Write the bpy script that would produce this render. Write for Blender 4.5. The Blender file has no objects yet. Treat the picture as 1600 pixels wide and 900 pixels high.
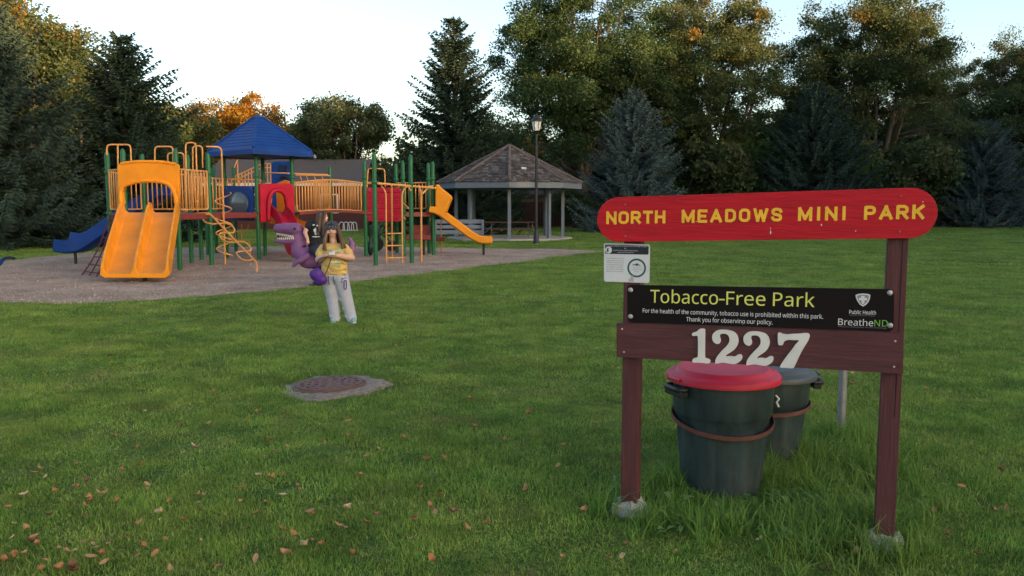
import bpy, bmesh, math, random
import numpy as np
from mathutils import Vector, Matrix
from mathutils.geometry import tessellate_polygon

sc = bpy.context.scene
col = sc.collection
R = math.radians
PI = math.pi
random.seed(7)

# ------------------------------------------------------------------ camera
CAM_H = 1.62
FPX = 1300.0                       # focal length in pixels of a 1600 wide frame
PITCH = math.atan(130 / FPX)
cam = bpy.data.cameras.new('camera')
cam.sensor_width = 36
cam.lens = FPX / 1600 * 36
cam.clip_start = 0.05
cam.clip_end = 5000
cam_o = bpy.data.objects.new('camera', cam)
col.objects.link(cam_o)
cam_o.location = (0, 0, CAM_H)
cam_o.rotation_euler = (PI / 2 - PITCH, 0, 0)
sc.camera = cam_o

# ------------------------------------------------------------------ sky and sun
SUN_ELEV, SUN_AZ = 5.5, 126.0       # azimuth clockwise from +Y
world = bpy.data.worlds.new('World')
sc.world = world
world.use_nodes = True
wn = world.node_tree
sky = wn.nodes.new('ShaderNodeTexSky')
sky.sky_type = 'NISHITA'
sky.sun_disc = False
sky.sun_elevation = R(SUN_ELEV)
sky.sun_rotation = R(SUN_AZ)
sky.air_density = 0.7
sky.dust_density = 2.3
sky.ozone_density = 0.5
wn.links.new(sky.outputs[0], wn.nodes['Background'].inputs[0])
wn.nodes['Background'].inputs[1].default_value = 0.15
sun = bpy.data.lights.new('sun', 'SUN')
sun.energy = 3.2
sun.angle = R(0.5)
sun.color = (1.0, 0.60, 0.28)
sun_o = bpy.data.objects.new('sun', sun)
col.objects.link(sun_o)
_d = Vector((math.sin(R(SUN_AZ)) * math.cos(R(SUN_ELEV)), math.cos(R(SUN_AZ)) * math.cos(R(SUN_ELEV)), math.sin(R(SUN_ELEV))))
sun_o.rotation_euler = _d.to_track_quat('Z', 'Y').to_euler()
sun_o.location = (30, 0, 30)
sc.view_settings.view_transform = 'Standard'
sc.view_settings.look = 'None'
sc.view_settings.gamma = 1
sc.view_settings.use_curve_mapping = False
sc.view_settings.exposure = 2.1
sc.render.engine = 'CYCLES'
sc.cycles.use_denoising = True
sc.cycles.max_bounces = 8
sc.cycles.transparent_max_bounces = 8

# ------------------------------------------------------------------ photograph pixel -> place
cp, sp = math.cos(PITCH), math.sin(PITCH)
def ray(x, y):
    a = (x - 800) / FPX; b = (450 - y) / FPX
    return (a, cp + b * sp, -sp + b * cp)
def G(x, y, z=0.0):
    r = ray(x, y); t = (z - CAM_H) / r[2]
    return Vector((r[0] * t, r[1] * t, z))
def P(x, y, Y):
    r = ray(x, y); t = Y / r[1]
    return Vector((r[0] * t, Y, CAM_H + r[2] * t))
def PL(x, y, A, B, off=0.0):
    """on the vertical plane through ground points A, B; off = metres towards the camera"""
    dx, dy = B[0] - A[0], B[1] - A[1]
    l = math.hypot(dx, dy); nx, ny = dy / l, -dx / l
    r = ray(x, y)
    t = (off + A[0] * nx + A[1] * ny) / (r[0] * nx + r[1] * ny)
    return Vector((r[0] * t, r[1] * t, CAM_H + r[2] * t))

# ------------------------------------------------------------------ materials
MATS = {}
def nodes(name):
    m = bpy.data.materials.new(name); m.use_nodes = True
    nt = m.node_tree
    return m, nt, nt.nodes['Principled BSDF']
def rgb(c):
    return (c[0], c[1], c[2], 1)
def mat(name, c, rough=0.6, var=0.12, scale=6.0, bump=0.0, bscale=60.0, metal=0.0, stretch=(1, 1, 1), spec=0.4, c2=None, dirt=0.0, coat=0.0):
    if name in MATS: return MATS[name]
    m, nt, b = nodes(name)
    N, L = nt.nodes, nt.links
    tc = N.new('ShaderNodeTexCoord'); mp = N.new('ShaderNodeMapping')
    mp.inputs['Scale'].default_value = stretch
    L.new(tc.outputs['Object'], mp.inputs[0])
    nz = N.new('ShaderNodeTexNoise'); nz.inputs['Scale'].default_value = scale; nz.inputs['Detail'].default_value = 6
    nz.inputs['Roughness'].default_value = 0.65
    L.new(mp.outputs[0], nz.inputs['Vector'])
    cr = N.new('ShaderNodeValToRGB')
    c2 = c2 or tuple(x * (1 - var) for x in c)
    hi = tuple(min(1, x * (1 + var)) for x in c)
    cr.color_ramp.elements[0].position = 0.3; cr.color_ramp.elements[0].color = rgb(c2)
    cr.color_ramp.elements[1].position = 0.7; cr.color_ramp.elements[1].color = rgb(hi)
    L.new(nz.outputs['Fac'], cr.inputs[0])
    out = cr.outputs[0]
    if dirt > 0:
        n2 = N.new('ShaderNodeTexNoise'); n2.inputs['Scale'].default_value = 2.3; n2.inputs['Detail'].default_value = 8
        n2.inputs['Roughness'].default_value = 0.75
        L.new(tc.outputs['Object'], n2.inputs['Vector'])
        r2 = N.new('ShaderNodeValToRGB')
        r2.color_ramp.elements[0].position = 0.5; r2.color_ramp.elements[0].color = (0, 0, 0, 1)
        r2.color_ramp.elements[1].position = 0.72; r2.color_ramp.elements[1].color = (dirt, dirt, dirt, 1)
        L.new(n2.outputs['Fac'], r2.inputs[0])
        mx = N.new('ShaderNodeMix'); mx.data_type = 'RGBA'
        L.new(r2.outputs[0], mx.inputs[0]); L.new(out, mx.inputs[6]); mx.inputs[7].default_value = (0.12, 0.10, 0.075, 1)
        out = mx.outputs[2]
    L.new(out, b.inputs['Base Color'])
    b.inputs['Roughness'].default_value = rough
    b.inputs['Metallic'].default_value = metal
    b.inputs['Specular IOR Level'].default_value = spec
    if coat: b.inputs['Coat Weight'].default_value = coat
    if bump > 0:
        n3 = N.new('ShaderNodeTexNoise'); n3.inputs['Scale'].default_value = bscale; n3.inputs['Detail'].default_value = 5
        L.new(mp.outputs[0], n3.inputs['Vector'])
        bp = N.new('ShaderNodeBump'); bp.inputs['Strength'].default_value = bump; bp.inputs['Distance'].default_value = 0.01
        L.new(n3.outputs['Fac'], bp.inputs['Height']); L.new(bp.outputs[0], b.inputs['Normal'])
    MATS[name] = m
    return m

def foliage_mat(name, ca, cb, cc, trans=0.35, rough=0.6, k=1.0):
    ca, cb, cc = [tuple(min(.9, x * k) for x in c) for c in (ca, cb, cc)]
    return _foliage(name, ca, cb, cc, trans, rough)
def _foliage(name, ca, cb, cc, trans, rough):
    """leaf colour from the per-leaf attribute 'tint' 0..1 (ca -> cb -> cc)"""
    m, nt, b = nodes(name); N, L = nt.nodes, nt.links
    at = N.new('ShaderNodeAttribute'); at.attribute_name = 'tint'
    cr = N.new('ShaderNodeValToRGB'); e = cr.color_ramp.elements
    e[0].position = 0.0; e[0].color = rgb(ca); e[1].position = 1.0; e[1].color = rgb(cc)
    k = e.new(0.5); k.color = rgb(cb)
    L.new(at.outputs['Fac'], cr.inputs[0]); L.new(cr.outputs[0], b.inputs['Base Color'])
    b.inputs['Roughness'].default_value = rough; b.inputs['Specular IOR Level'].default_value = 0.25
    if trans > 0:
        tr = N.new('ShaderNodeBsdfTranslucent'); L.new(cr.outputs[0], tr.inputs['Color'])
        mx = N.new('ShaderNodeMixShader'); mx.inputs[0].default_value = trans
        L.new(b.outputs[0], mx.inputs[1]); L.new(tr.outputs[0], mx.inputs[2])
        L.new(mx.outputs[0], N['Material Output'].inputs['Surface'])
    return m

# ------------------------------------------------------------------ mesh builder
class MB:
    def __init__(self): self.v = []; self.f = []
    def add(self, vs, fs):
        o = len(self.v); self.v += [tuple(x) for x in vs]; self.f += [tuple(i + o for i in f) for f in fs]; return self
    def box(self, c, s, rz=0.0, rx=0.0, ry=0.0):
        M = Matrix.Rotation(rz, 3, 'Z') @ Matrix.Rotation(ry, 3, 'Y') @ Matrix.Rotation(rx, 3, 'X')
        vs = [Vector(c) + M @ Vector((a * s[0] / 2, b * s[1] / 2, d * s[2] / 2)) for a in (-1, 1) for b in (-1, 1) for d in (-1, 1)]
        return self.add(vs, [(0, 1, 3, 2), (4, 6, 7, 5), (0, 4, 5, 1), (2, 3, 7, 6), (0, 2, 6, 4), (1, 5, 7, 3)])
    def tube(self, pts, r, n=8, caps=True):
        pts = [Vector(p) for p in pts]; m = len(pts)
        rs = r if isinstance(r, (list, tuple)) else [r] * m
        vs, fs = [], []
        t0 = (pts[1] - pts[0]).normalized()
        up = Vector((0, 0, 1)) if abs(t0.z) < 0.9 else Vector((1, 0, 0))
        a = t0.cross(up).normalized()
        for i in range(m):
            t = (pts[min(i + 1, m - 1)] - pts[max(i - 1, 0)]).normalized()
            a = (a - t * a.dot(t))
            a = a.normalized() if a.length > 1e-6 else t.orthogonal().normalized()
            b = t.cross(a)
            for k in range(n):
                w = 2 * PI * k / n
                vs.append(pts[i] + (a * math.cos(w) + b * math.sin(w)) * rs[i])
        for i in range(m - 1):
            for k in range(n):
                fs.append((i * n + k, i * n + (k + 1) % n, (i + 1) * n + (k + 1) % n, (i + 1) * n + k))
        if caps:
            fs.append(tuple(range(n - 1, -1, -1))); fs.append(tuple((m - 1) * n + k for k in range(n)))
        return self.add(vs, fs)
    def lathe(self, prof, c=(0, 0, 0), n=24, tilt=None):
        vs, fs = [], []
        M = tilt or Matrix.Identity(3)
        for (r, z) in prof:
            for k in range(n):
                w = 2 * PI * k / n
                vs.append(Vector(c) + M @ Vector((r * math.cos(w), r * math.sin(w), z)))
        for i in range(len(prof) - 1):
            for k in range(n):
                fs.append((i * n + k, i * n + (k + 1) % n, (i + 1) * n + (k + 1) % n, (i + 1) * n + k))
        fs.append(tuple(range(n - 1, -1, -1))); fs.append(tuple((len(prof) - 1) * n + k for k in range(n)))
        return self.add(vs, fs)
    def prism(self, poly, ext):
        """closed polygon of 3-D points pushed along ext"""
        poly = [Vector(p) for p in poly]; ext = Vector(ext); n = len(poly)
        vs = poly + [p + ext for p in poly]
        tri = tessellate_polygon([poly])
        nm = Vector((0, 0, 0))
        for i in range(n): nm += poly[i].cross(poly[(i + 1) % n])
        fs = []
        flip = nm.dot(ext) > 0
        for t in tri:
            a, b, c = t
            tn = (poly[b] - poly[a]).cross(poly[c] - poly[a])
            if tn.dot(ext) > 0: a, b, c = c, b, a
            fs.append((a, b, c)); fs.append((c + n, b + n, a + n))
        for i in range(n):
            j = (i + 1) % n
            fs.append((i, j, j + n, i + n) if flip else (i, i + n, j + n, j))
        return self.add(vs, fs)
    def sweep(self, path, lat, prof):
        """closed profile of (lateral, height) carried along path; lat = lateral vector(s)"""
        path = [Vector(p) for p in path]; m = len(path); n = len(prof)
        vs, fs = [], []
        for i in range(m):
            t = (path[min(i + 1, m - 1)] - path[max(i - 1, 0)]).normalized()
            l = Vector(lat[i] if isinstance(lat, list) else lat).normalized()
            u = l.cross(t).normalized()
            if u.z < 0: u = -u
            pr = prof[i] if isinstance(prof[0], list) else prof
            for (a, h) in pr: vs.append(path[i] + l * a + u * h)
        if isinstance(prof[0], list): n = len(prof[0])
        for i in range(m - 1):
            for k in range(n):
                fs.append((i * n + k, i * n + (k + 1) % n, (i + 1) * n + (k + 1) % n, (i + 1) * n + k))
        fs.append(tuple(range(n - 1, -1, -1))); fs.append(tuple((m - 1) * n + k for k in range(n)))
        return self.add(vs, fs)

ORG = {}
def link(o, parent=None):
    col.objects.link(o)
    if parent is not None:
        o.parent = parent
        ORG[o.name] = ORG.get(parent.name, Vector((0, 0, 0)))
    return o
def tag(o, label=None, cat=None, group=None, kind=None):
    if label: o['label'] = label
    if cat: o['category'] = cat
    if group: o['group'] = group
    if kind: o['kind'] = kind
    return o
def thing(name, label, cat, loc=(0, 0, 0), group=None):
    o = bpy.data.objects.new(name, None)
    o.empty_display_size = 0.1
    o.location = loc; col.objects.link(o)
    ORG[o.name] = Vector(loc)
    return tag(o, label, cat, group)
def mesh_from(name, v, f, m, smooth=False, fixn=True):
    me = bpy.data.meshes.new(name)
    me.from_pydata([tuple(x) for x in v], [], f); me.update()
    if fixn:
        bm = bmesh.new(); bm.from_mesh(me)
        bmesh.ops.recalc_face_normals(bm, faces=bm.faces); bm.to_mesh(me); bm.free()
    if m: me.materials.append(m)
    if smooth: me.polygons.foreach_set('use_smooth', [True] * len(me.polygons))
    return me
def obj(name, mb, m, parent=None, smooth=False, bevel=0.0, bseg=2, label=None, loc=None):
    """loc: origin of a top-level mesh; children are given in world coordinates"""
    org = ORG.get(parent.name, Vector((0, 0, 0))) if parent is not None else Vector(loc or (0, 0, 0))
    v = [(x[0] - org[0], x[1] - org[1], x[2] - org[2]) for x in mb.v]
    me = mesh_from(name, v, mb.f, m, smooth)
    o = bpy.data.objects.new(name, me)
    link(o, parent)
    if parent is None:
        o.location = org; ORG[o.name] = org
    if bevel > 0:
        b = o.modifiers.new('bevel', 'BEVEL'); b.width = bevel; b.segments = bseg; b.limit_method = 'ANGLE'; b.angle_limit = R(40)
        if not smooth:
            me.polygons.foreach_set('use_smooth', [False] * len(me.polygons))
    if smooth:
        try: me.set_sharp_from_angle(angle=R(50))
        except Exception: pass
    if label: o['label'] = label
    return o
def arc(c, r, a0, a1, n, u, v):
    c = Vector(c); u = Vector(u); v = Vector(v)
    return [c + u * (r * math.cos(a0 + (a1 - a0) * i / n)) + v * (r * math.sin(a0 + (a1 - a0) * i / n)) for i in range(n + 1)]
def fillet(pts, r, n=5):
    """round the inner corners of a polyline"""
    pts = [Vector(p) for p in pts]; out = [pts[0]]
    for i in range(1, len(pts) - 1):
        a, b, c = pts[i - 1], pts[i], pts[i + 1]
        d1, d2 = (a - b), (c - b)
        k = min(r, d1.length * 0.49, d2.length * 0.49)
        p, q = b + d1.normalized() * k, b + d2.normalized() * k
        for j in range(n + 1):
            t = j / n
            out.append(p * (1 - t) ** 2 + b * 2 * t * (1 - t) + q * t * t)
    out.append(pts[-1]); return out
def spline(pts, n=8):
    """Catmull-Rom through pts"""
    pts = [Vector(p) for p in pts]; out = []
    q = [pts[0] * 2 - pts[1]] + pts + [pts[-1] * 2 - pts[-2]]
    for i in range(1, len(q) - 2):
        for j in range(n):
            t = j / n
            out.append(0.5 * ((2 * q[i]) + (q[i + 1] - q[i - 1]) * t + (2 * q[i - 1] - 5 * q[i] + 4 * q[i + 1] - q[i + 2]) * t * t + (3 * q[i] - q[i - 1] - 3 * q[i + 1] + q[i + 2]) * t ** 3))
    out.append(pts[-1]); return out

def eval_mesh(o):
    bpy.context.view_layer.update()
    dg = bpy.context.evaluated_depsgraph_get()
    return bpy.data.meshes.new_from_object(o.evaluated_get(dg))
FONT = None
try:        # the grotesque face that ships inside Blender; its default face otherwise
    import os
    _fp = os.path.join(bpy.utils.system_resource('DATAFILES'), 'fonts', 'NotoSansHebrew-Regular.woff2')
    FONT = bpy.data.fonts.load(_fp) if os.path.exists(_fp) else None
except Exception:
    FONT = None
def text_mesh(s, bold=0.0, ext=0.0):
    """built-in font -> mesh data of unit cap size in XY, with its bounds"""
    cu = bpy.data.curves.new('t', 'FONT'); cu.body = s
    if FONT: cu.font = FONT
    cu.size = 1.0; cu.offset = bold; cu.extrude = ext; cu.resolution_u = 3
    o = bpy.data.objects.new('t', cu); col.objects.link(o)
    me = eval_mesh(o)
    bpy.data.objects.remove(o); bpy.data.curves.remove(cu)
    vs = [tuple(v.co) for v in me.vertices]; fs = [tuple(p.vertices) for p in me.polygons]
    bpy.data.meshes.remove(me)
    return vs, fs

# blob: overlapping rounded solids fused into one continuous skin
def capsule(p0, r0, p1, r1, n=14, k=5):
    p0, p1 = Vector(p0), Vector(p1); ax = p1 - p0; l = max(ax.length, 1e-4); ax = ax / l
    pr = []
    for i in range(k + 1):
        a = -PI / 2 + (PI / 2) * i / k; pr.append((max(r0 * math.cos(a), 1e-4), r0 * math.sin(a)))
    for i in range(k + 1):
        a = (PI / 2) * i / k; pr.append((max(r1 * math.cos(a), 1e-4), l + r1 * math.sin(a)))
    q = ax.to_track_quat('Z', 'Y').to_matrix()
    return MB().lathe(pr, p0, n, q)
def ellipsoid(c, r, n=18, k=10, M=None):
    mb = MB(); M = M or Matrix.Identity(3); vs = []; fs = []
    for i in range(k + 1):
        a = -PI / 2 + PI * i / k
        for j in range(n):
            w = 2 * PI * j / n
            ca = max(math.cos(a), 0.01)
            vs.append(Vector(c) + M @ Vector((r[0] * ca * math.cos(w), r[1] * ca * math.sin(w), r[2] * math.sin(a))))
    for i in range(k):
        for j in range(n): fs.append((i * n + j, i * n + (j + 1) % n, (i + 1) * n + (j + 1) % n, (i + 1) * n + j))
    fs.append(tuple(range(n - 1, -1, -1))); fs.append(tuple(k * n + j for j in range(n)))
    return mb.add(vs, fs)
def blob(name, prims, voxel, m, parent, smooth_it=4, dec=None):
    mb = MB()
    for p in prims:
        if isinstance(p, MB): mb.add(p.v, p.f)
        elif p[0] == 'c': c = capsule(*p[1:]); mb.add(c.v, c.f)
        else: c = ellipsoid(*p[1:]); mb.add(c.v, c.f)
    org = ORG.get(parent.name, Vector((0, 0, 0)))
    me = mesh_from(name, [(x[0] - org[0], x[1] - org[1], x[2] - org[2]) for x in mb.v], mb.f, None)
    o = bpy.data.objects.new('tmp', me); col.objects.link(o)
    r = o.modifiers.new('r', 'REMESH'); r.mode = 'VOXEL'; r.voxel_size = voxel
    s = o.modifiers.new('s', 'SMOOTH'); s.iterations = smooth_it; s.factor = 0.5
    nm = eval_mesh(o)
    bpy.data.objects.remove(o); bpy.data.meshes.remove(me)
    nm.name = name; nm.materials.clear(); nm.materials.append(m)
    nm.polygons.foreach_set('use_smooth', [True] * len(nm.polygons))
    return link(bpy.data.objects.new(name, nm), parent)

# ================================================================== GROUND
rng = np.random.default_rng(11)
def inside(poly, x, y):
    """points in polygon, numpy"""
    px = np.array([p[0] for p in poly]); py = np.array([p[1] for p in poly])
    r = np.zeros(len(x), bool); j = len(poly) - 1
    for i in range(len(poly)):
        c = ((py[i] > y) != (py[j] > y)) & (x < (px[j] - px[i]) * (y - py[i]) / (py[j] - py[i] + 1e-12) + px[i])
        r ^= c; j = i
    return r

def lawn_colour(N, L, blade):
    """grass colour by place: mown green with yellower, drier and bare patches; returns a colour socket"""
    ge = N.new('ShaderNodeNewGeometry')
    def noise(scale, detail=4, rough=0.6):
        n = N.new('ShaderNodeTexNoise'); n.inputs['Scale'].default_value = scale; n.inputs['Detail'].default_value = detail
        n.inputs['Roughness'].default_value = rough; L.new(ge.outputs['Position'], n.inputs['Vector']); return n.outputs['Fac']
    def ramp(s, p0, c0, p1, c1):
        r = N.new('ShaderNodeValToRGB'); e = r.color_ramp.elements
        e[0].position = p0; e[0].color = c0; e[1].position = p1; e[1].color = c1; L.new(s, r.inputs[0]); return r.outputs[0]
    def mix(f, a, b):
        m = N.new('ShaderNodeMix'); m.data_type = 'RGBA'
        if hasattr(f, 'is_linked'): L.new(f, m.inputs[0])
        else: m.inputs[0].default_value = f
        for s, k in ((a, 6), (b, 7)):
            if hasattr(s, 'is_linked'): L.new(s, m.inputs[k])
            else: m.inputs[k].default_value = s
        return m.outputs[2]
    base = ramp(noise(0.9), 0.36, (0.076, 0.185, 0.030, 1), 0.66, (0.195, 0.260, 0.058, 1))
    fine = ramp(noise(7.0, 5), 0.35, (0.066, 0.175, 0.030, 1), 0.7, (0.220, 0.265, 0.080, 1))
    c = mix(0.45, base, fine)
    mo = ramp(noise(3.2, 5, .65), .34, (.80, .90, .78, 1), .66, (1.95, 1.85, 1.75, 1))
    mm = N.new('ShaderNodeMix'); mm.data_type = 'RGBA'; mm.blend_type = 'MULTIPLY'; mm.inputs[0].default_value = .8
    L.new(c, mm.inputs[6]); L.new(mo, mm.inputs[7]); c = mm.outputs[2]
    dry = ramp(noise(1.1, 7, 0.75), 0.54, (0, 0, 0, 1), 0.70, (0.7, 0.7, 0.7, 1))
    return mix(dry, c, (0.33, 0.275, 0.125, 1)), noise

# lawn sheet
m, nt, b = nodes('lawn'); N, L = nt.nodes, nt.links
cs, noise = lawn_colour(N, L, False)
mx = N.new('ShaderNodeMix'); mx.data_type = 'RGBA'; mx.blend_type = 'MULTIPLY'; mx.inputs[0].default_value = 1
L.new(cs, mx.inputs[6])
rr = N.new('ShaderNodeValToRGB'); rr.color_ramp.elements[0].position = 0.35; rr.color_ramp.elements[0].color = (0.22, 0.20, 0.18, 1)
rr.color_ramp.elements[1].position = 0.68; rr.color_ramp.elements[1].color = (0.80, 0.76, 0.66, 1)
L.new(noise(38, 4, 0.7), rr.inputs[0]); L.new(rr.outputs[0], mx.inputs[7])
L.new(mx.outputs[2], b.inputs['Base Color']); b.inputs['Roughness'].default_value = 0.9; b.inputs['Specular IOR Level'].default_value = 0.15
bp = N.new('ShaderNodeBump'); bp.inputs['Strength'].default_value = 0.7; bp.inputs['Distance'].default_value = 0.03
L.new(noise(55, 5, 0.7), bp.inputs['Height']); L.new(bp.outputs[0], b.inputs['Normal'])
M_lawn = m
lawn = MB()
xs = [-2500, -400, -120, 0, 120, 400, 2500]; ys = [-300, -60, 0, 60, 160, 500, 3000]
for j, y in enumerate(ys):
    for i, x in enumerate(xs): lawn.v.append((x, y, 0))
for j in range(len(ys) - 1):
    for i in range(len(xs) - 1):
        a = j * len(xs) + i; lawn.f.append((a, a + 1, a + 1 + len(xs), a + len(xs)))
lawn_o = obj('lawn', lawn, M_lawn); tag(lawn_o, kind='structure')

# wood-chip play area
edge_px = [(-260, 474), (-120, 474), (0, 472), (60, 474), (120, 475), (200, 472), (300, 464), (400, 457), (480, 449), (560, 440), (640, 430), (720, 421), (800, 411),
           (860, 403), (905, 397), (944, 393.5), (920, 391), (870, 389), (800, 388.5), (740, 388), (640, 386), (540, 385), (440, 385), (330, 386),
           (240, 388), (155, 393), (97, 398), (50, 403), (0, 409), (-120, 428), (-260, 446)]
edge = [G(x, y) for x, y in edge_px]
fine_edge = []
for i in range(len(edge)):
    a, c = edge[i], edge[(i + 1) % len(edge)]
    n = max(2, int((c - a).length / 0.22))
    for k in range(n):
        p = a + (c - a) * (k / n)
        fine_edge.append(p + Vector((random.uniform(-.06, .06), random.uniform(-.09, .09), 0)))
mul = MB()
tri = tessellate_polygon([fine_edge])
mul.v = [(p.x, p.y, 0.004) for p in fine_edge]; mul.f = [tuple(t) for t in tri]
m, nt, b = nodes('wood_chip_mulch'); N, L = nt.nodes, nt.links
ge = N.new('ShaderNodeNewGeometry')
def nz(scale, detail=5, rough=0.7):
    n = N.new('ShaderNodeTexNoise'); n.inputs['Scale'].default_value = scale; n.inputs['Detail'].default_value = detail; n.inputs['Roughness'].default_value = rough
    L.new(ge.outputs['Position'], n.inputs['Vector']); return n.outputs['Fac']
r1 = N.new('ShaderNodeValToRGB'); r1.color_ramp.elements[0].position = .3; r1.color_ramp.elements[0].color = (0.31, 0.225, 0.180, 1)
r1.color_ramp.elements[1].position = .72; r1.color_ramp.elements[1].color = (0.56, 0.435, 0.355, 1); L.new(nz(24), r1.inputs[0])
r2 = N.new('ShaderNodeValToRGB'); r2.color_ramp.elements[0].position = .35; r2.color_ramp.elements[0].color = (0.60, 0.58, 0.56, 1)
r2.color_ramp.elements[1].position = .65; r2.color_ramp.elements[1].color = (1.15, 1.13, 1.11, 1); L.new(nz(0.9, 8, .75), r2.inputs[0])
mx = N.new('ShaderNodeMix'); mx.data_type = 'RGBA'; mx.blend_type = 'MULTIPLY'; mx.inputs[0].default_value = 1
L.new(r1.outputs[0], mx.inputs[6]); L.new(r2.outputs[0], mx.inputs[7]); L.new(mx.outputs[2], b.inputs['Base Color'])
b.inputs['Roughness'].default_value = .95; b.inputs['Specular IOR Level'].default_value = .1
bp = N.new('ShaderNodeBump'); bp.inputs['Strength'].default_value = 0.9; bp.inputs['Distance'].default_value = 0.04
L.new(nz(30), bp.inputs['Height']); L.new(bp.outputs[0], b.inputs['Normal'])
M_mulch = m
mo = obj('mulch_ground', mul, M_mulch); tag(mo, kind='structure')

def np_mesh(name, V, F, m, attrs=None, smooth=False):
    """V (n,3) float, F (k, 3 or 4) int, attrs {name: per-vertex float array}"""
    me = bpy.data.meshes.new(name)
    V = np.asarray(V, np.float32); F = np.asarray(F, np.int32)
    me.vertices.add(len(V)); me.vertices.foreach_set('co', V.ravel())
    k = F.shape[1]
    me.loops.add(F.size); me.loops.foreach_set('vertex_index', F.ravel())
    me.polygons.add(len(F)); me.polygons.foreach_set('loop_start', np.arange(0, F.size, k, dtype=np.int32))
    me.update(calc_edges=True)
    for an, a in (attrs or {}).items():
        at = me.attributes.new(an, 'FLOAT', 'POINT'); at.data.foreach_set('value', np.asarray(a, np.float32))
    if m: me.materials.append(m)
    if smooth: me.polygons.foreach_set('use_smooth', [True] * len(F))
    return me
def rand_quads(C, size, aspect=0.6, flat=0.0, rg=rng, droop=None):
    """rhombic leaves at centres C with random orientation; flat>0 turns them towards horizontal"""
    n = len(C)
    nr = rg.normal(size=(n, 3)); nr[:, 2] = nr[:, 2] * (1 + flat) + flat
    nr /= np.linalg.norm(nr, axis=1)[:, None]
    a = rg.normal(size=(n, 3)); a -= nr * (a * nr).sum(1)[:, None]; a /= np.linalg.norm(a, axis=1)[:, None]
    bb = np.cross(nr, a)
    s = np.asarray(size).reshape(-1, 1) * np.ones((n, 1))
    V = np.stack([C - a * s * .5, C + bb * s * aspect * .5 - a * s * .05, C + a * s * .5, C - bb * s * aspect * .5 - a * s * .05], 1).reshape(-1, 3)
    F = np.arange(4 * n).reshape(n, 4)
    return V, F
# loose chips on the play area
n = 60000
cx = rng.uniform(-22, 4, n); cy = 13.5 + 21 * rng.uniform(0, 1, n) ** 1.6
ok = inside([(p.x, p.y) for p in fine_edge], cx, cy) & (np.abs(cx) < cy * 0.66 + 1.5)
cx, cy = cx[ok][:26000], cy[ok][:26000]
C = np.stack([cx, cy, np.full(len(cx), 0.014)], 1)
V, F = rand_quads(C, rng.uniform(.02, .055, len(C)), .35, 1.6)
V[:, 2] = np.maximum(V[:, 2], 0.006)
tn = np.repeat(rng.uniform(0, 1, len(C)), 4)
M_chip = foliage_mat('wood_chip', (0.24, 0.17, 0.13), (0.45, 0.345, 0.275), (0.64, 0.52, 0.43), 0.0, 0.9)
o = link(bpy.data.objects.new('wood_chips', np_mesh('wood_chips', V, F, M_chip, {'tint': tn})))
tag(o, 'loose pale wood chips covering the play area', 'wood chips', kind='stuff')

# ------------------------------------------------------------------ mown grass: tufts spread over the lawn
KS = 0.965          # scale of the sign's measured sheet
SIGN_L, SIGN_R = Vector((0.648, 4.412, 0)) * KS, Vector((1.870, 3.944, 0)) * KS
MAN = Vector((-1.63, 7.30, 0))
CAN1, CAN2 = Vector((1.222, 4.74, 0)) * KS, Vector((1.600, 5.13, 0))
def tuft(rg, n, rad, h0, h1, w0, w1, lean):
    """blades: 2 quads + tip each, as (V, F3, h)"""
    a = rg.uniform(0, 2 * PI, n); d = rad * np.sqrt(rg.uniform(0, 1, n))
    bx, by = d * np.cos(a), d * np.sin(a)
    h = rg.uniform(h0, h1, n); w = rg.uniform(w0, w1, n); th = rg.uniform(0, 2 * PI, n); ln = rg.uniform(0, lean, n) * h
    la = rg.uniform(0, 2 * PI, n)
    dx, dy = np.cos(la) * ln, np.sin(la) * ln
    wx, wy = np.cos(th) * w / 2, np.sin(th) * w / 2
    z0 = np.zeros(n) - 0.002
    def pt(f, s, k): return np.stack([bx + dx * f * f + s * wx * k, by + dy * f * f + s * wy * k, z0 + h * (f - 0.18 * f * f * (ln / h))], 1)
    V = np.stack([pt(0, -1, 1), pt(0, 1, 1), pt(.55, -1, .85), pt(.55, 1, .85), pt(1, 0, 0)], 1).reshape(-1, 3)
    o = (np.arange(n) * 5)[:, None]
    F = np.concatenate([o + np.array([[0, 1, 3]]), o + np.array([[0, 3, 2]]), o + np.array([[2, 3, 4]])], 0)
    hh = np.tile(np.array([0, 0, .55, .55, 1.0]), n); br = np.repeat(rg.uniform(0, 1, n), 5)
    return V, F, hh, br
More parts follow.
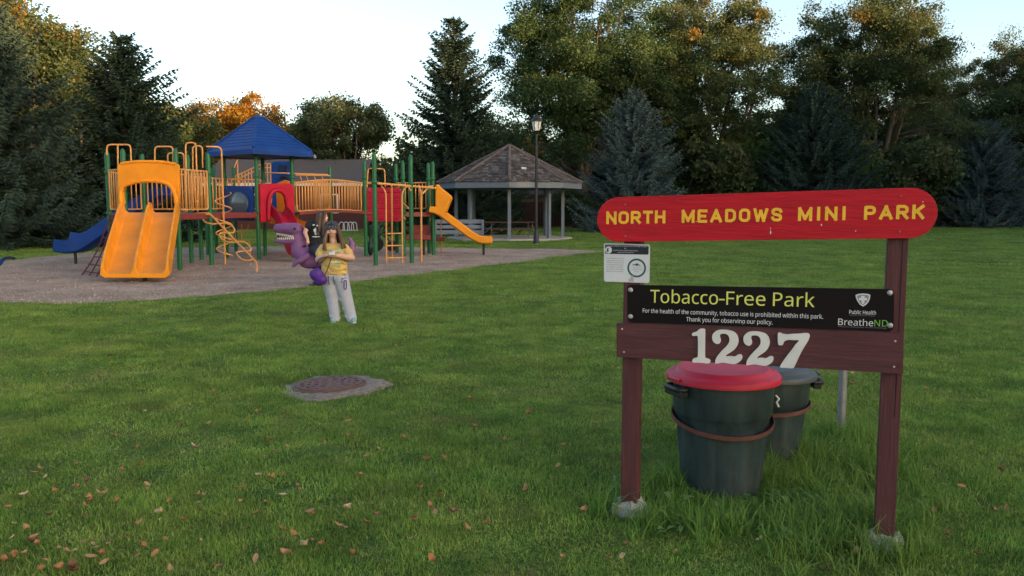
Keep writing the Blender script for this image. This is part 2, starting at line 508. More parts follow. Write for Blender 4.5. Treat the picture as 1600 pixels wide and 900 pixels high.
def grass_mat(name, tall=False):
    m, nt, b = nodes(name); N, L = nt.nodes, nt.links
    cs, noise = lawn_colour(N, L, True)
    at = N.new('ShaderNodeAttribute'); at.attribute_name = 'br'
    r = N.new('ShaderNodeValToRGB'); e = r.color_ramp.elements
    if tall:
        e[0].color = (0.065, 0.165, 0.030, 1); e[1].color = (0.165, 0.29, 0.065, 1)
    else:
        e[0].color = (0.065, 0.150, 0.026, 1); e[1].color = (0.24, 0.30, 0.085, 1)
        k = e.new(0.93); k.color = (0.20, 0.27, 0.07, 1); e[2].color = (0.42, 0.34, 0.17, 1)
    L.new(at.outputs['Fac'], r.inputs[0])
    mx = N.new('ShaderNodeMix'); mx.data_type = 'RGBA'; mx.inputs[0].default_value = 0.7 if tall else 0.42
    L.new(cs, mx.inputs[6]); L.new(r.outputs[0], mx.inputs[7])
    oi = N.new('ShaderNodeObjectInfo'); rv = N.new('ShaderNodeValToRGB')
    rv.color_ramp.elements[0].color = (.62, .66, .60, 1); rv.color_ramp.elements[1].color = (1.75, 1.62, 1.5, 1)
    if not tall: L.new(oi.outputs['Random'], rv.inputs[0])
    else: rv.inputs[0].default_value = .4
    m2 = N.new('ShaderNodeMix'); m2.data_type = 'RGBA'; m2.blend_type = 'MULTIPLY'; m2.inputs[0].default_value = 1
    L.new(mx.outputs[2], m2.inputs[6]); L.new(rv.outputs[0], m2.inputs[7]); mx = m2
    L.new(mx.outputs[2], b.inputs['Base Color']); b.inputs['Roughness'].default_value = 0.6; b.inputs['Specular IOR Level'].default_value = 0.25
    tr = N.new('ShaderNodeBsdfTranslucent'); L.new(mx.outputs[2], tr.inputs['Color'])
    ms = N.new('ShaderNodeMixShader'); ms.inputs[0].default_value = 0.3
    L.new(b.outputs[0], ms.inputs[1]); L.new(tr.outputs[0], ms.inputs[2]); L.new(ms.outputs[0], N['Material Output'].inputs['Surface'])
    return m
M_grass = grass_mat('grass_blades'); M_tall = grass_mat('tall_grass_blades', True)

def scatter_grass():
    rg = np.random.default_rng(5)
    VV, FF, vid, hh, br = [], [], [], [], []
    off = 0
    for k in range(5):
        V, F, h, b_ = tuft(rg, 130, 0.14, 0.012, 0.038, 0.0026, 0.0050, 1.0)
        VV.append(V); FF.append(F + off); off += len(V); vid.append(np.full(len(V), float(k))); hh.append(h); br.append(b_)
    # places: (y0, y1, per m2, width scale, height scale)
    PX, SC = [], []
    mp = [(p.x, p.y) for p in fine_edge]
    for (y0, y1, dens, sx, sz) in ((1.9, 4.5, 105, 1, 1), (4.5, 7, 85, 1.15, 1.0), (7, 12, 55, 1.5, 1.05), (12, 22, 26, 2.1, 1.15), (22, 40, 9, 3.4, 1.35), (40, 74, 3.2, 5.0, 1.6)):
        W = 0.64 * y1 + 1.6
        n = int(2 * W * (y1 - y0) * dens)
        x = rg.uniform(-W, W, n); y = rg.uniform(y0, y1, n)
        ok = np.abs(x) < 0.64 * y + 1.6
        ok &= ~inside(mp, x, y)
        th = np.arctan2(y - MAN.y, x - MAN.x)
        rr = np.hypot((x - MAN.x) / 1.0, (y - MAN.y) / 1.05)
        ok &= rr > (0.48 + 0.05 * np.sin(3 * th + 1) + 0.03 * np.sin(7 * th) + rg.uniform(-.07, .05, n))
        for c_, r_ in ((SIGN_L, .10), (SIGN_R, .10), (CAN1, .19), (CAN2, .17)):
            ok &= np.hypot(x - c_.x, y - c_.y) > r_
        ok &= np.hypot(x + .1, y - 40) > 3.0
        for fx, fy in ((521, 503), (552, 504)):
            fp = G(fx, fy); ok &= np.hypot(x - fp.x, y - fp.y - .03) > .13
        x, y = x[ok], y[ok]
        PX.append(np.stack([x, y, np.zeros(len(x))], 1))
        # uneven mowing
        wob = 0.85 + 0.25 * np.sin(x * 1.3 + 2 * np.sin(y * .7)) * np.sin(y * 1.1 + x * .4) + .3 * np.sin(x * 5.1 + 3 * np.sin(y * 2.3)) * np.sin(y * 4.7 + 2 * np.sin(x * 3.1)) + rg.uniform(-.2, .3, len(x))
        SC.append(np.stack([np.full(len(x), sx), np.full(len(x), sx), sz * np.clip(wob, .5, 1.5)], 1))
    PX = np.concatenate(PX); SC = np.concatenate(SC); n = len(PX)
    V = np.concatenate(VV + [PX]); F = np.concatenate(FF)
    me = np_mesh('lawn_grass', V, F, M_grass)
    z = np.zeros(n)
    for an, a in (('vid', np.concatenate(vid + [z - 1])), ('h', np.concatenate(hh + [z])), ('br', np.concatenate(br + [z])),
                  ('rot', np.concatenate([np.zeros(off), rg.uniform(0, 2 * PI, n)])), ('pick', np.concatenate([np.zeros(off), rg.integers(0, 5, n)]))):
        at = me.attributes.new(an, 'FLOAT', 'POINT'); at.data.foreach_set('value', a.astype(np.float32))
    at = me.attributes.new('siz', 'FLOAT_VECTOR', 'POINT')
    at.data.foreach_set('vector', np.concatenate([np.ones((off, 3)), SC]).astype(np.float32).ravel())
    o = link(bpy.data.objects.new('lawn_grass', me)); tag(o, 'short mown green grass covering the park lawn', 'grass', kind='stuff')
    ng = bpy.data.node_groups.new('scatter', 'GeometryNodeTree')
    ng.interface.new_socket('Geometry', in_out='INPUT', socket_type='NodeSocketGeometry')
    ng.interface.new_socket('Geometry', in_out='OUTPUT', socket_type='NodeSocketGeometry')
    N, L = ng.nodes, ng.links
    gi = N.new('NodeGroupInput'); go = N.new('NodeGroupOutput')
    def named(a, t='FLOAT'):
        q = N.new('GeometryNodeInputNamedAttribute'); q.data_type = t; q.inputs['Name'].default_value = a; return q.outputs['Attribute']
    def sep(lo, hi):
        c1 = N.new('FunctionNodeCompare'); c1.data_type = 'FLOAT'; c1.operation = 'GREATER_THAN'; L.new(named('vid'), c1.inputs[0]); c1.inputs[1].default_value = lo
        c2 = N.new('FunctionNodeCompare'); c2.data_type = 'FLOAT'; c2.operation = 'LESS_THAN'; L.new(named('vid'), c2.inputs[0]); c2.inputs[1].default_value = hi
        an = N.new('FunctionNodeBooleanMath'); an.operation = 'AND'; L.new(c1.outputs[0], an.inputs[0]); L.new(c2.outputs[0], an.inputs[1])
        s = N.new('GeometryNodeSeparateGeometry'); s.domain = 'POINT'; L.new(gi.outputs[0], s.inputs[0]); L.new(an.outputs[0], s.inputs[1]); return s.outputs[0]
    g2 = N.new('GeometryNodeGeometryToInstance')
    for k in range(4, -1, -1): L.new(sep(k - .5, k + .5), g2.inputs[0])
    mp_ = N.new('GeometryNodeMeshToPoints'); L.new(sep(-2, -.5), mp_.inputs[0])
    io = N.new('GeometryNodeInstanceOnPoints'); L.new(mp_.outputs[0], io.inputs['Points']); L.new(g2.outputs[0], io.inputs['Instance'])
    io.inputs['Pick Instance'].default_value = True
    L.new(named('pick'), io.inputs['Instance Index'])
    cb = N.new('ShaderNodeCombineXYZ'); L.new(named('rot'), cb.inputs[2]); L.new(cb.outputs[0], io.inputs['Rotation'])
    L.new(named('siz', 'FLOAT_VECTOR'), io.inputs['Scale'])
    L.new(io.outputs[0], go.inputs[0])
    md = o.modifiers.new('scatter', 'NODES'); md.node_group = ng
scatter_grass()

# uncut grass round the sign posts and the cans
def tall_grass():
    rg = np.random.default_rng(9)
    VV, FF, BR = [], [], []; off = 0
    spots = []
    for _ in range(330):
        t = rg.uniform(0, 1); base = SIGN_L + (SIGN_R - SIGN_L) * t
        n_ = Vector((0.3576, 0.9339, 0))
        p = base + n_ * rg.normal(0.22, 0.24) + Vector((rg.normal(0, .1), rg.normal(0, .06), 0))
        spots.append((p, rg.uniform(.6, 1.25)))
    for c_, r_, k in ((CAN1, .25, 75), (CAN2, .22, 45), (SIGN_L, .10, 18), (SIGN_R, .10, 22), (Vector((2.257, 5.587, 0)), .08, 26)):
        for _ in range(k):
            a = rg.uniform(0, 2 * PI); d = r_ + abs(rg.normal(0, .07))
            spots.append((c_ + Vector((math.cos(a) * d, math.sin(a) * d, 0)), rg.uniform(.8, 1.55)))
    for _ in range(90):
        spots.append((Vector((rg.normal(2.05, .25), rg.normal(5.0, .35), 0)), rg.uniform(.7, 1.4)))
    for p, s in spots:
        if min((p - CAN1).xy.length - .2, (p - CAN2).xy.length - .18) < 0: continue
        if min((p - SIGN_L).xy.length, (p - SIGN_R).xy.length) < .13: continue
        if (p - CAN1).xy.length < .55 and p.y < CAN1.y - .1: s *= .5
        V, F, h, b_ = tuft(rg, 34, .06, .05 * s, .19 * s, .0032, .0068, 1.4)
        V = V + np.array([p.x, p.y, 0]); VV.append(V); FF.append(F + off); off += len(V); BR.append(b_)
    me = np_mesh('tall_grass', np.concatenate(VV), np.concatenate(FF), M_tall, {'br': np.concatenate(BR)})
    o = link(bpy.data.objects.new('tall_grass', me)); tag(o, 'long uncut grass round the sign posts and bins', 'grass', kind='stuff')
    # broad-leaved weeds
    wv, wf, wt = [], [], []; off = 0
    M_weed = foliage_mat('weed_leaf', (0.06, 0.15, 0.03), (0.10, 0.21, 0.05), (0.17, 0.27, 0.08), 0.3, 0.5)
    for _ in range(70):
        t = rg.uniform(-.05, 1.05); base = SIGN_L + (SIGN_R - SIGN_L) * t
        p = base + Vector((0.3576, 0.9339, 0)) * rg.normal(0.25, 0.22) + Vector((rg.normal(0, .12), rg.normal(0, .08), 0))
        if min((p - CAN1).xy.length - .23, (p - CAN2).xy.length - .2) < 0: continue
        for q in range(rg.integers(3, 7)):
            a = rg.uniform(0, 2 * PI); l = rg.uniform(.035, .085); w = l * rg.uniform(.28, .5); el = rg.uniform(.2, 1.1)
            d = np.array([math.cos(a), math.sin(a), 0]); s_ = np.array([-math.sin(a), math.cos(a), 0])
            z0 = rg.uniform(.02, .09)
            pts = []
            for f, ww in ((0, .15), (.35, 1), (.7, .85), (1, 0.05)):
                c_ = np.array([p.x, p.y, z0]) + d * l * f * math.cos(el) + np.array([0, 0, 1]) * l * (f * math.sin(el) - .5 * f * f)
                pts += [c_ - s_ * w * ww / 2 + np.array([0, 0, .006 * ww]), c_, c_ + s_ * w * ww / 2 + np.array([0, 0, .006 * ww])]
            wv.append(np.array(pts))
            for i in range(3):
                for k in range(2):
                    wf.append((off + i * 3 + k, off + i * 3 + k + 1, off + i * 3 + k + 4, off + i * 3 + k + 3))
            off += 12; wt += [rg.uniform(0, 1)] * 12
    me = np_mesh('broadleaf_weeds', np.concatenate(wv), np.array(wf), M_weed, {'tint': wt}, True)
    o = link(bpy.data.objects.new('broadleaf_weeds', me)); tag(o, 'broad-leaved weeds growing in the long grass under the sign', 'weeds', kind='stuff')
tall_grass()

# ================================================================== TREES
M_bark = mat('bark', (0.085, 0.068, 0.055), 0.9, 0.35, 9, 0.5, 30, stretch=(1, 1, .25))
M_bark2 = mat('spruce_bark', (0.075, 0.058, 0.048), 0.9, 0.35, 9, 0.5, 30, stretch=(1, 1, .25))
M_needle = {
    'dark': foliage_mat('needles_dark', (0.018, 0.040, 0.026), (0.030, 0.060, 0.040), (0.055, 0.090, 0.060), 0.1, .7, .85),
    'blue': foliage_mat('needles_blue', (0.042, 0.066, 0.068), (0.070, 0.104, 0.106), (0.116, 0.158, 0.160), 0.1, .7, 1.4),
    'mid': foliage_mat('needles_bluegreen', (0.024, 0.050, 0.042), (0.042, 0.078, 0.066), (0.072, 0.115, 0.096), 0.1, .7, .9),
}
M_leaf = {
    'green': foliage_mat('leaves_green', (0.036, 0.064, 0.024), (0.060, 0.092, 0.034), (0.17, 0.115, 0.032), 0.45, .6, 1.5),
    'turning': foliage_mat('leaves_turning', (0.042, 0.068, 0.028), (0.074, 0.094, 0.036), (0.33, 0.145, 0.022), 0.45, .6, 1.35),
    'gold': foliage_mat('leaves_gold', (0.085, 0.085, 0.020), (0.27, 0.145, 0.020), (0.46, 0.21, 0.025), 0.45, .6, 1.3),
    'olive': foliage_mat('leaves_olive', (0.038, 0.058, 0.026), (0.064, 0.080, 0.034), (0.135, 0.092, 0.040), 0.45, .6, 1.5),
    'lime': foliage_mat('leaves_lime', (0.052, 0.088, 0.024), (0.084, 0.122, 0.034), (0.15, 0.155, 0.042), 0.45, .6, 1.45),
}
TREES = {}
def spruce_mesh(key, h, rad, seed, dens=1.0, low=0.25):
    rg = np.random.default_rng(seed)
    A, B, W, T = [], [], [], []            # twig start, end, half width, tint
    bt = MB(); bt.tube([(0, 0, 0), (0, 0, h * .5), (0, 0, h * .985)], [rad * .07 + .05, rad * .04 + .03, .012], 7)
    z = low
    while z < h * .985:
        f = 1 - z / h
        rr = rad * (f ** 0.72) * (1.0 if z > low + .5 else .86)
        nb = int(rg.integers(11, 15) * dens) if f > .12 else 7
        a0 = rg.uniform(0, 2 * PI)
        for k in range(nb):
            a = a0 + 2 * PI * k / nb + rg.normal(0, .22)
            if rg.uniform() < .07: continue
            l = rr * (1 + .13 * math.sin(3 * a + z * 1.3 + seed) + .10 * math.sin(5 * a - z * 2.1)) * rg.uniform(.66, 1.14) + .05
            el0 = 0.62 * (1 - f) ** 1.6 + rg.normal(-.06, .07) - .14 * f; zz = z + rg.normal(0, .09)
            d = np.array([math.cos(a), math.sin(a), 0]); s_ = np.array([-math.sin(a), math.cos(a), 0])
            btint = rg.normal(.42, .16)
            m = max(5, int(l / .14))
            prev = np.array([0, 0, zz])
            for i in range(1, m + 1):
                t = i / m
                p = d * l * t + np.array([0, 0, zz + l * (t * math.tan(el0) - .30 * f * math.sin(PI * t * .9) + .14 * t * t)])
                if i % 2 == 0 or i == m:
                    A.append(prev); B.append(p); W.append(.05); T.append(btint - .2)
                tw = (.16 + .42 * l * (1 - t) ** .8 * .45 + .05) * rg.uniform(.75, 1.25)
                tw = min(tw, .55)
                for sgn in (-1, 1):
                    fw = rg.uniform(.5, 1.0)
                    e = p + (d * fw + s_ * sgn * rg.uniform(.7, 1.1)) * tw * .75 + np.array([0, 0, rg.normal(-.10, .09) * tw * 2])
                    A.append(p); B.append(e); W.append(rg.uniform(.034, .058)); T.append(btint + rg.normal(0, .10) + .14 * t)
                    if t > .25:
                        e2 = p + d * tw * .4 + s_ * sgn * tw * .35 + np.array([0, 0, -tw * rg.uniform(.15, .55)])
                        A.append(p); B.append(e2); W.append(rg.uniform(.032, .055)); T.append(btint + rg.normal(-.06, .1))
                if i == m:
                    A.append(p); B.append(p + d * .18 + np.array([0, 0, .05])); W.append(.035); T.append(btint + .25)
                if i % 2 == 0 or i == m: prev = p
        z += rg.uniform(.15, .25) * (h / 9.0) ** .5
    for k in range(10):
        a = rg.uniform(0, 2 * PI); zz = h * rg.uniform(.93, .995)
        A.append(np.array([0, 0, zz])); B.append(np.array([math.cos(a) * .14, math.sin(a) * .14, zz + .14])); W.append(.03); T.append(.5)
    A.append(np.array([0, 0, h * .95])); B.append(np.array([0.02, 0, h * 1.03])); W.append(.03); T.append(.6)
    A = np.array(A); B = np.array(B); W = np.array(W)[:, None]; T = np.clip(np.array(T), 0, 1); n = len(A)
    D = B - A; D /= np.linalg.norm(D, axis=1)[:, None] + 1e-9
    X = np.cross(D, rg.normal(size=(n, 3)) * .35 + np.array([0, 0, 1.0])); X /= np.linalg.norm(X, axis=1)[:, None] + 1e-9
    Y = np.cross(D, X)
    mid = A + (B - A) * .45
    V = np.concatenate([np.stack([A, mid + X * W, B, mid - X * W], 1), np.stack([A, mid + Y * W * .7, B, mid - Y * W * .7], 1)]).reshape(-1, 3)
    F = np.arange(len(V)).reshape(-1, 4)
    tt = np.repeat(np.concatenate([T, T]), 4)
    return np_mesh('crown', V, F, None, {'tint': tt}), mesh_from('trunk', bt.v, bt.f, M_bark2, True)
def add_tree(name, label, cat, loc, crown_me, trunk_me, m, rz=0, s=1.0, group=None, sz=None):
    t = thing(name, label, cat, loc, group)
    t.rotation_euler = (0, 0, rz); t.scale = (s, s, sz or s)
    me = crown_me
    if not me.materials: me.materials.append(m)
    elif me.materials[0] != m:
        me = me.copy(); me.materials.clear(); me.materials.append(m)
    link(bpy.data.objects.new('trunk', trunk_me), t); link(bpy.data.objects.new('crown', me), t)
    return t
def decid_mesh(seed, h, rw, base, nclump=110, leaves=230, leaf=.2, cl=.75, tint_up=.55, shape=1.0, fork=.3, tint0=0.0, lobes=None):
    """crown of ragged leaf sprays on forking limbs; base = crown bottom height"""
    rg = np.random.default_rng(seed)
    cz = (h + base) / 2; rz_ = (h - base) / 2
    cc = []
    tries = 0
    lob = [(0, 0, 0, 1.0)]
    for k in range(lobes or 6):
        a = rg.uniform(0, 2 * PI); e = rg.uniform(-.6, 1.0)
        lob.append((math.cos(a) * .58 * math.cos(e), math.sin(a) * .58 * math.cos(e), math.sin(e) * .58, rg.uniform(.34, .58)))
    while len(cc) < nclump and tries < 9000:
        tries += 1
        L_ = lob[rg.integers(0, len(lob))]
        u = rg.normal(size=3); u /= np.linalg.norm(u); u *= rg.uniform(.25, 1.0) ** .5 * (L_[3] if L_[3] < 1 else .74)
        u = u + np.array(L_[:3])
        if np.linalg.norm(u) > 1.12: continue
        p = np.array([u[0] * rw * (1 - .2 * max(0, u[2]) * shape), u[1] * rw * (1 - .2 * max(0, u[2]) * shape), cz + u[2] * rz_])
        if all(np.linalg.norm(p - q) > cl * .55 for q in cc): cc.append(p)
    CC = np.array(cc)
    bt = MB()
    tr = .017 * h + .05
    wob = rg.normal(0, .25, 2)
    fz = base + (h - base) * rg.uniform(.10, .2)
    trunk = [np.array([0, 0, -.05]), np.array([wob[0] * .3, wob[1] * .3, fz * .55]), np.array([wob[0] * .5, wob[1] * .5, fz])]
    bt.tube([tuple(p) for p in trunk], [tr * 1.3, tr, tr * .85], 9)
    # main limbs fork out of the trunk at different heights and bend upwards
    nodes_ = []; nl = 7 + int(h > 12) * 3
    for k in range(nl):
        a = 2 * PI * (k + rg.uniform(-.3, .3)) / nl; t = .25 + .75 * ((k * 3) % nl) / nl
        end = np.array([math.cos(a) * rw * rg.uniform(.25, .6), math.sin(a) * rw * rg.uniform(.25, .6), cz + rz_ * rg.uniform(-.15, .52)])
        st = trunk[1] + (trunk[2] - trunk[1]) * t
        pts = []
        for q in range(6):
            f = q / 5
            pts.append(st + (end - st) * np.array([f ** .75, f ** .75, f ** 1.25]) + rg.normal(0, .10, 3) * f)
        bt.tube([tuple(p) for p in pts], [tr * .62 * (1 - .8 * q / 5) + .01 for q in range(6)], 7, False)
        nodes_ += [(p, tr * .4 * (1 - .8 * q / 5) + .008) for q, p in enumerate(pts) if q > 0]
    NP_ = np.array([n_[0] for n_ in nodes_])
    C, S, T = [], [], []
    for i, p in enumerate(cc):
        # hang the spray on the nearest limb point lying below it
        dd = np.linalg.norm(NP_ - p, axis=1) + 1.2 * np.maximum(0, NP_[:, 2] - p[2])
        j = int(dd.argmin()); st, r_ = nodes_[j]
        mid_ = (st + p) / 2 + rg.normal(0, .12, 3) + np.array([0, 0, .06 * np.linalg.norm(p - st)])
        if i % 3 != 2: bt.tube([tuple(st), tuple(mid_), tuple(p)], [min(r_, .05), .022, .008], 4, False)
        n = int(leaves * rg.uniform(.45, 1.5))
        ax = rg.normal(size=3) * np.array([1, 1, .45]); ax /= np.linalg.norm(ax)
        g = rg.normal(size=(n, 3)); g /= np.linalg.norm(g, axis=1)[:, None] + 1e-9
        sz_ = cl * rg.uniform(.55, 1.25)
        g *= (rg.uniform(0, 1, n) ** .55)[:, None] * sz_ * np.array([1.0, 1.0, .68])
        g += ax * (rg.normal(0, .42, n) * sz_)[:, None]
        out = (p - np.array([0, 0, cz - rz_ * .3])); out /= np.linalg.norm(out) + 1e-9
        g += out * (np.abs(rg.normal(0, .30, n)) * sz_)[:, None]
        g[:, 2] -= .10 * (g[:, 0] ** 2 + g[:, 1] ** 2) / max(sz_, .2)
        C.append(p + g); S.append(np.exp(rg.normal(0, .28, n)) * leaf)
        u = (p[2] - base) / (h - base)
        T.append(np.clip(tint0 + tint_up * u ** 2.2 + rg.normal(0, .13) + rg.normal(0, .10, n), 0, 1))  # oranger towards the top: autumn colour, and low-sun glow painted into the leaves
    C = np.concatenate(C); S = np.concatenate(S); T = np.concatenate(T)
    V, F = rand_quads(C, S, .6, .35, rg)
    return np_mesh('crown', V, F, None, {'tint': np.repeat(T, 4)}), mesh_from('trunk', bt.v, bt.f, M_bark, True)

def at(px, Y): return Vector(((px - 800) / FPX * Y * 1.0, Y, 0))
spA = spruce_mesh('A', 9.4, 5.2, 1)
spB = spruce_mesh('B', 8.7, 4.3, 2)
spG = spruce_mesh('G', 11.9, 4.3, 3)
spM = spruce_mesh('M', 8.3, 4.0, 4, 1.05, .1)
spO = spruce_mesh('O', 8.9, 5.2, 6, 1.05, .05)
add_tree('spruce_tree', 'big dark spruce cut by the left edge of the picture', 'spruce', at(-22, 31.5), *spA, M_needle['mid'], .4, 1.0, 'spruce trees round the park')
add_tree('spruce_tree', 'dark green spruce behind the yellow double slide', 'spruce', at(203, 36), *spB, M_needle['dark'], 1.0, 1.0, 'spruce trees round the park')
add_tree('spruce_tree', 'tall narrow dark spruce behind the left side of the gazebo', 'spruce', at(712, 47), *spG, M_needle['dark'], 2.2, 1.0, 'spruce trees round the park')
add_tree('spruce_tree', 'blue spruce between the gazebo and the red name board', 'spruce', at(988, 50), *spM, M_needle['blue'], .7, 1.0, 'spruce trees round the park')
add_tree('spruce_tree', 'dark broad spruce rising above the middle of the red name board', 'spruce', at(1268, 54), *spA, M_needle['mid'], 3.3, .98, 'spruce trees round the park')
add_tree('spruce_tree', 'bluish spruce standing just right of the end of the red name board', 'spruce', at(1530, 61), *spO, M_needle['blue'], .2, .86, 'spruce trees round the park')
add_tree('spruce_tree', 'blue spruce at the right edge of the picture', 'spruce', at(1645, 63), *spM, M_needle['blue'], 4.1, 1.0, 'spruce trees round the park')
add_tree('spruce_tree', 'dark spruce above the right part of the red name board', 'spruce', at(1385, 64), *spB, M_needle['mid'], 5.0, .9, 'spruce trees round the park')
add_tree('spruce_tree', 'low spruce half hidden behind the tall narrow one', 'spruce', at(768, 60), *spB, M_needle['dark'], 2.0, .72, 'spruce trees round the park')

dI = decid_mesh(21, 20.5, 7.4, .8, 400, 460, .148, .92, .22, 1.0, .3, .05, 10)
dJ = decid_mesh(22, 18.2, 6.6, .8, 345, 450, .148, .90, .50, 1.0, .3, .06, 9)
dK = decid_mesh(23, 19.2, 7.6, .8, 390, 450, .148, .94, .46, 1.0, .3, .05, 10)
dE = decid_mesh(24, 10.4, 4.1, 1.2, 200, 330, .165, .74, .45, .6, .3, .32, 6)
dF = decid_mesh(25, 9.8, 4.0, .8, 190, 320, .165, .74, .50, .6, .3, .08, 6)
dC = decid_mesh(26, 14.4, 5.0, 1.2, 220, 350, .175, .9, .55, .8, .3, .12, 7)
def dt(label, px, Y, me, m, rz=0, s=1.0, sz=None):
    return add_tree('leafy_tree', label, 'tree', at(px, Y), *me, m, rz, s, 'leafy trees behind the park', sz)
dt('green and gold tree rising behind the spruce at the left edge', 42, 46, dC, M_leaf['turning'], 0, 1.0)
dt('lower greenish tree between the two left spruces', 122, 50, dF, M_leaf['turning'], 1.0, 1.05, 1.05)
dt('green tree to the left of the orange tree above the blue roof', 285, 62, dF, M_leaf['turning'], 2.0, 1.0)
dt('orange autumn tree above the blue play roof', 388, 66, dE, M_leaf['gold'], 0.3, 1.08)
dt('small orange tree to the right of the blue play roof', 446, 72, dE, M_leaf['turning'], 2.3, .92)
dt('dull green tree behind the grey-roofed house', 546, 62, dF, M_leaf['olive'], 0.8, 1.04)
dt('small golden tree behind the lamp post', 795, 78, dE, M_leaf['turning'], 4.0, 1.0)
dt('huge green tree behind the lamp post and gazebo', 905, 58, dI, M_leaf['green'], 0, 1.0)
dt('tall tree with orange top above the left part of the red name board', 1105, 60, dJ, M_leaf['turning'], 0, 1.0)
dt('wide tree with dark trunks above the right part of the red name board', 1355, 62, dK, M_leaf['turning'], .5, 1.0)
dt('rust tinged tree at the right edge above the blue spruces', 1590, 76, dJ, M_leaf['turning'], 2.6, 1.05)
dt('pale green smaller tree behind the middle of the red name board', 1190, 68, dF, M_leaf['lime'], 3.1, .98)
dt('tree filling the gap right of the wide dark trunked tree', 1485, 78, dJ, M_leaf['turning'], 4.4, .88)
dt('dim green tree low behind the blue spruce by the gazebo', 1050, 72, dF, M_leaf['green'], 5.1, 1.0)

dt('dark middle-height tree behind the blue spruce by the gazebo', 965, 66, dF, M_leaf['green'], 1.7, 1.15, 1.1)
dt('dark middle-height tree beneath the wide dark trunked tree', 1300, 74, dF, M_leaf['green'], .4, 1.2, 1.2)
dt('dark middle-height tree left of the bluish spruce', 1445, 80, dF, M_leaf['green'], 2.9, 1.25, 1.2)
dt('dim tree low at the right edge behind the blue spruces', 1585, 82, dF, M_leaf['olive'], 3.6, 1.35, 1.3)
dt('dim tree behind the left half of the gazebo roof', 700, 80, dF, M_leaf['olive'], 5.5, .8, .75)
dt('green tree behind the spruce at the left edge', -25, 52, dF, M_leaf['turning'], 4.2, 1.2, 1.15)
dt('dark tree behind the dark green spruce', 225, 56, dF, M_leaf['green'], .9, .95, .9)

# shrubs at the far edge of the lawn
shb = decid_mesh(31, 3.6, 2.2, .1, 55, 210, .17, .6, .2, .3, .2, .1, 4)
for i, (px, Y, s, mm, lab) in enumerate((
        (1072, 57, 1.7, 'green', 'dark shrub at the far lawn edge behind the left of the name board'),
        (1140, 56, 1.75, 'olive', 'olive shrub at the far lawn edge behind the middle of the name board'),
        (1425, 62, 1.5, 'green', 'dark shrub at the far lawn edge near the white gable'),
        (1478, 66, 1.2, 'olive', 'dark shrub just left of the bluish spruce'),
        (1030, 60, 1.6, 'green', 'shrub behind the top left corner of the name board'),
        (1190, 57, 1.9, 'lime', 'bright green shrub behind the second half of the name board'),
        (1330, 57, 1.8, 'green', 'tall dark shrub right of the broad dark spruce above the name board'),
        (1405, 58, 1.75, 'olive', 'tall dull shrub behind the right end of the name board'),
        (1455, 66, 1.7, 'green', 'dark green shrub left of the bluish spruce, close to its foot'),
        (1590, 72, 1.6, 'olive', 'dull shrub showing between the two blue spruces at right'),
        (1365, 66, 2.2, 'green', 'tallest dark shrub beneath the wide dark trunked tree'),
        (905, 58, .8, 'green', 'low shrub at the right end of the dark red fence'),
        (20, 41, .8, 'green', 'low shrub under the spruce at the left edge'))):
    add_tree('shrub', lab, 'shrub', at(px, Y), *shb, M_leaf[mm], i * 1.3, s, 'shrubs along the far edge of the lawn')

# far wood closing the horizon, and an unseen foliage screen added at right to keep the low sun off the lawn
def foliage_mass(name, label, boxes, m, seed, leaf, per, tint):
    rg = np.random.default_rng(seed); C = []
    for (x0, x1, y0, y1, h0, h1) in boxes:
        n = int(per * max(x1 - x0, y1 - y0))
        x = rg.uniform(x0, x1, n); y = rg.uniform(y0, y1, n)
        s = x + y
        top = h0 + (h1 - h0) * (.5 + .25 * np.sin(s * .55 + seed) + .25 * np.sin(s * 1.31 + 1.7 * seed)) 
        z = top * rg.uniform(0, 1, n) ** .8
        C.append(np.stack([x, y, z + .2], 1))
    C = np.concatenate(C); V, F = rand_quads(C, rg.uniform(.7, 1.3, len(C)) * leaf, .75, .2, rg)
    T = np.clip(rg.normal(tint, .15, len(C)), 0, 1)
    o = link(bpy.data.objects.new(name, np_mesh(name, V, F, m, {'tint': np.repeat(T, 4)})))
    return tag(o, label, 'trees', kind='stuff')
foliage_mass('far_trees', 'distant dark trees closing the view behind the park',
             [(-62, -8, 84, 90, 4.0, 7.0), (-12, 80, 86, 96, 6.0, 9.5)], M_leaf['olive'], 3, .5, 620, .25)
foliage_mass('shade_screen', 'unseen foliage screen added beyond the right side to shade the park', [(55, 61, -75, 68, 14.0, 17.0)], M_leaf['olive'], 4, 1.5, 190, .3)

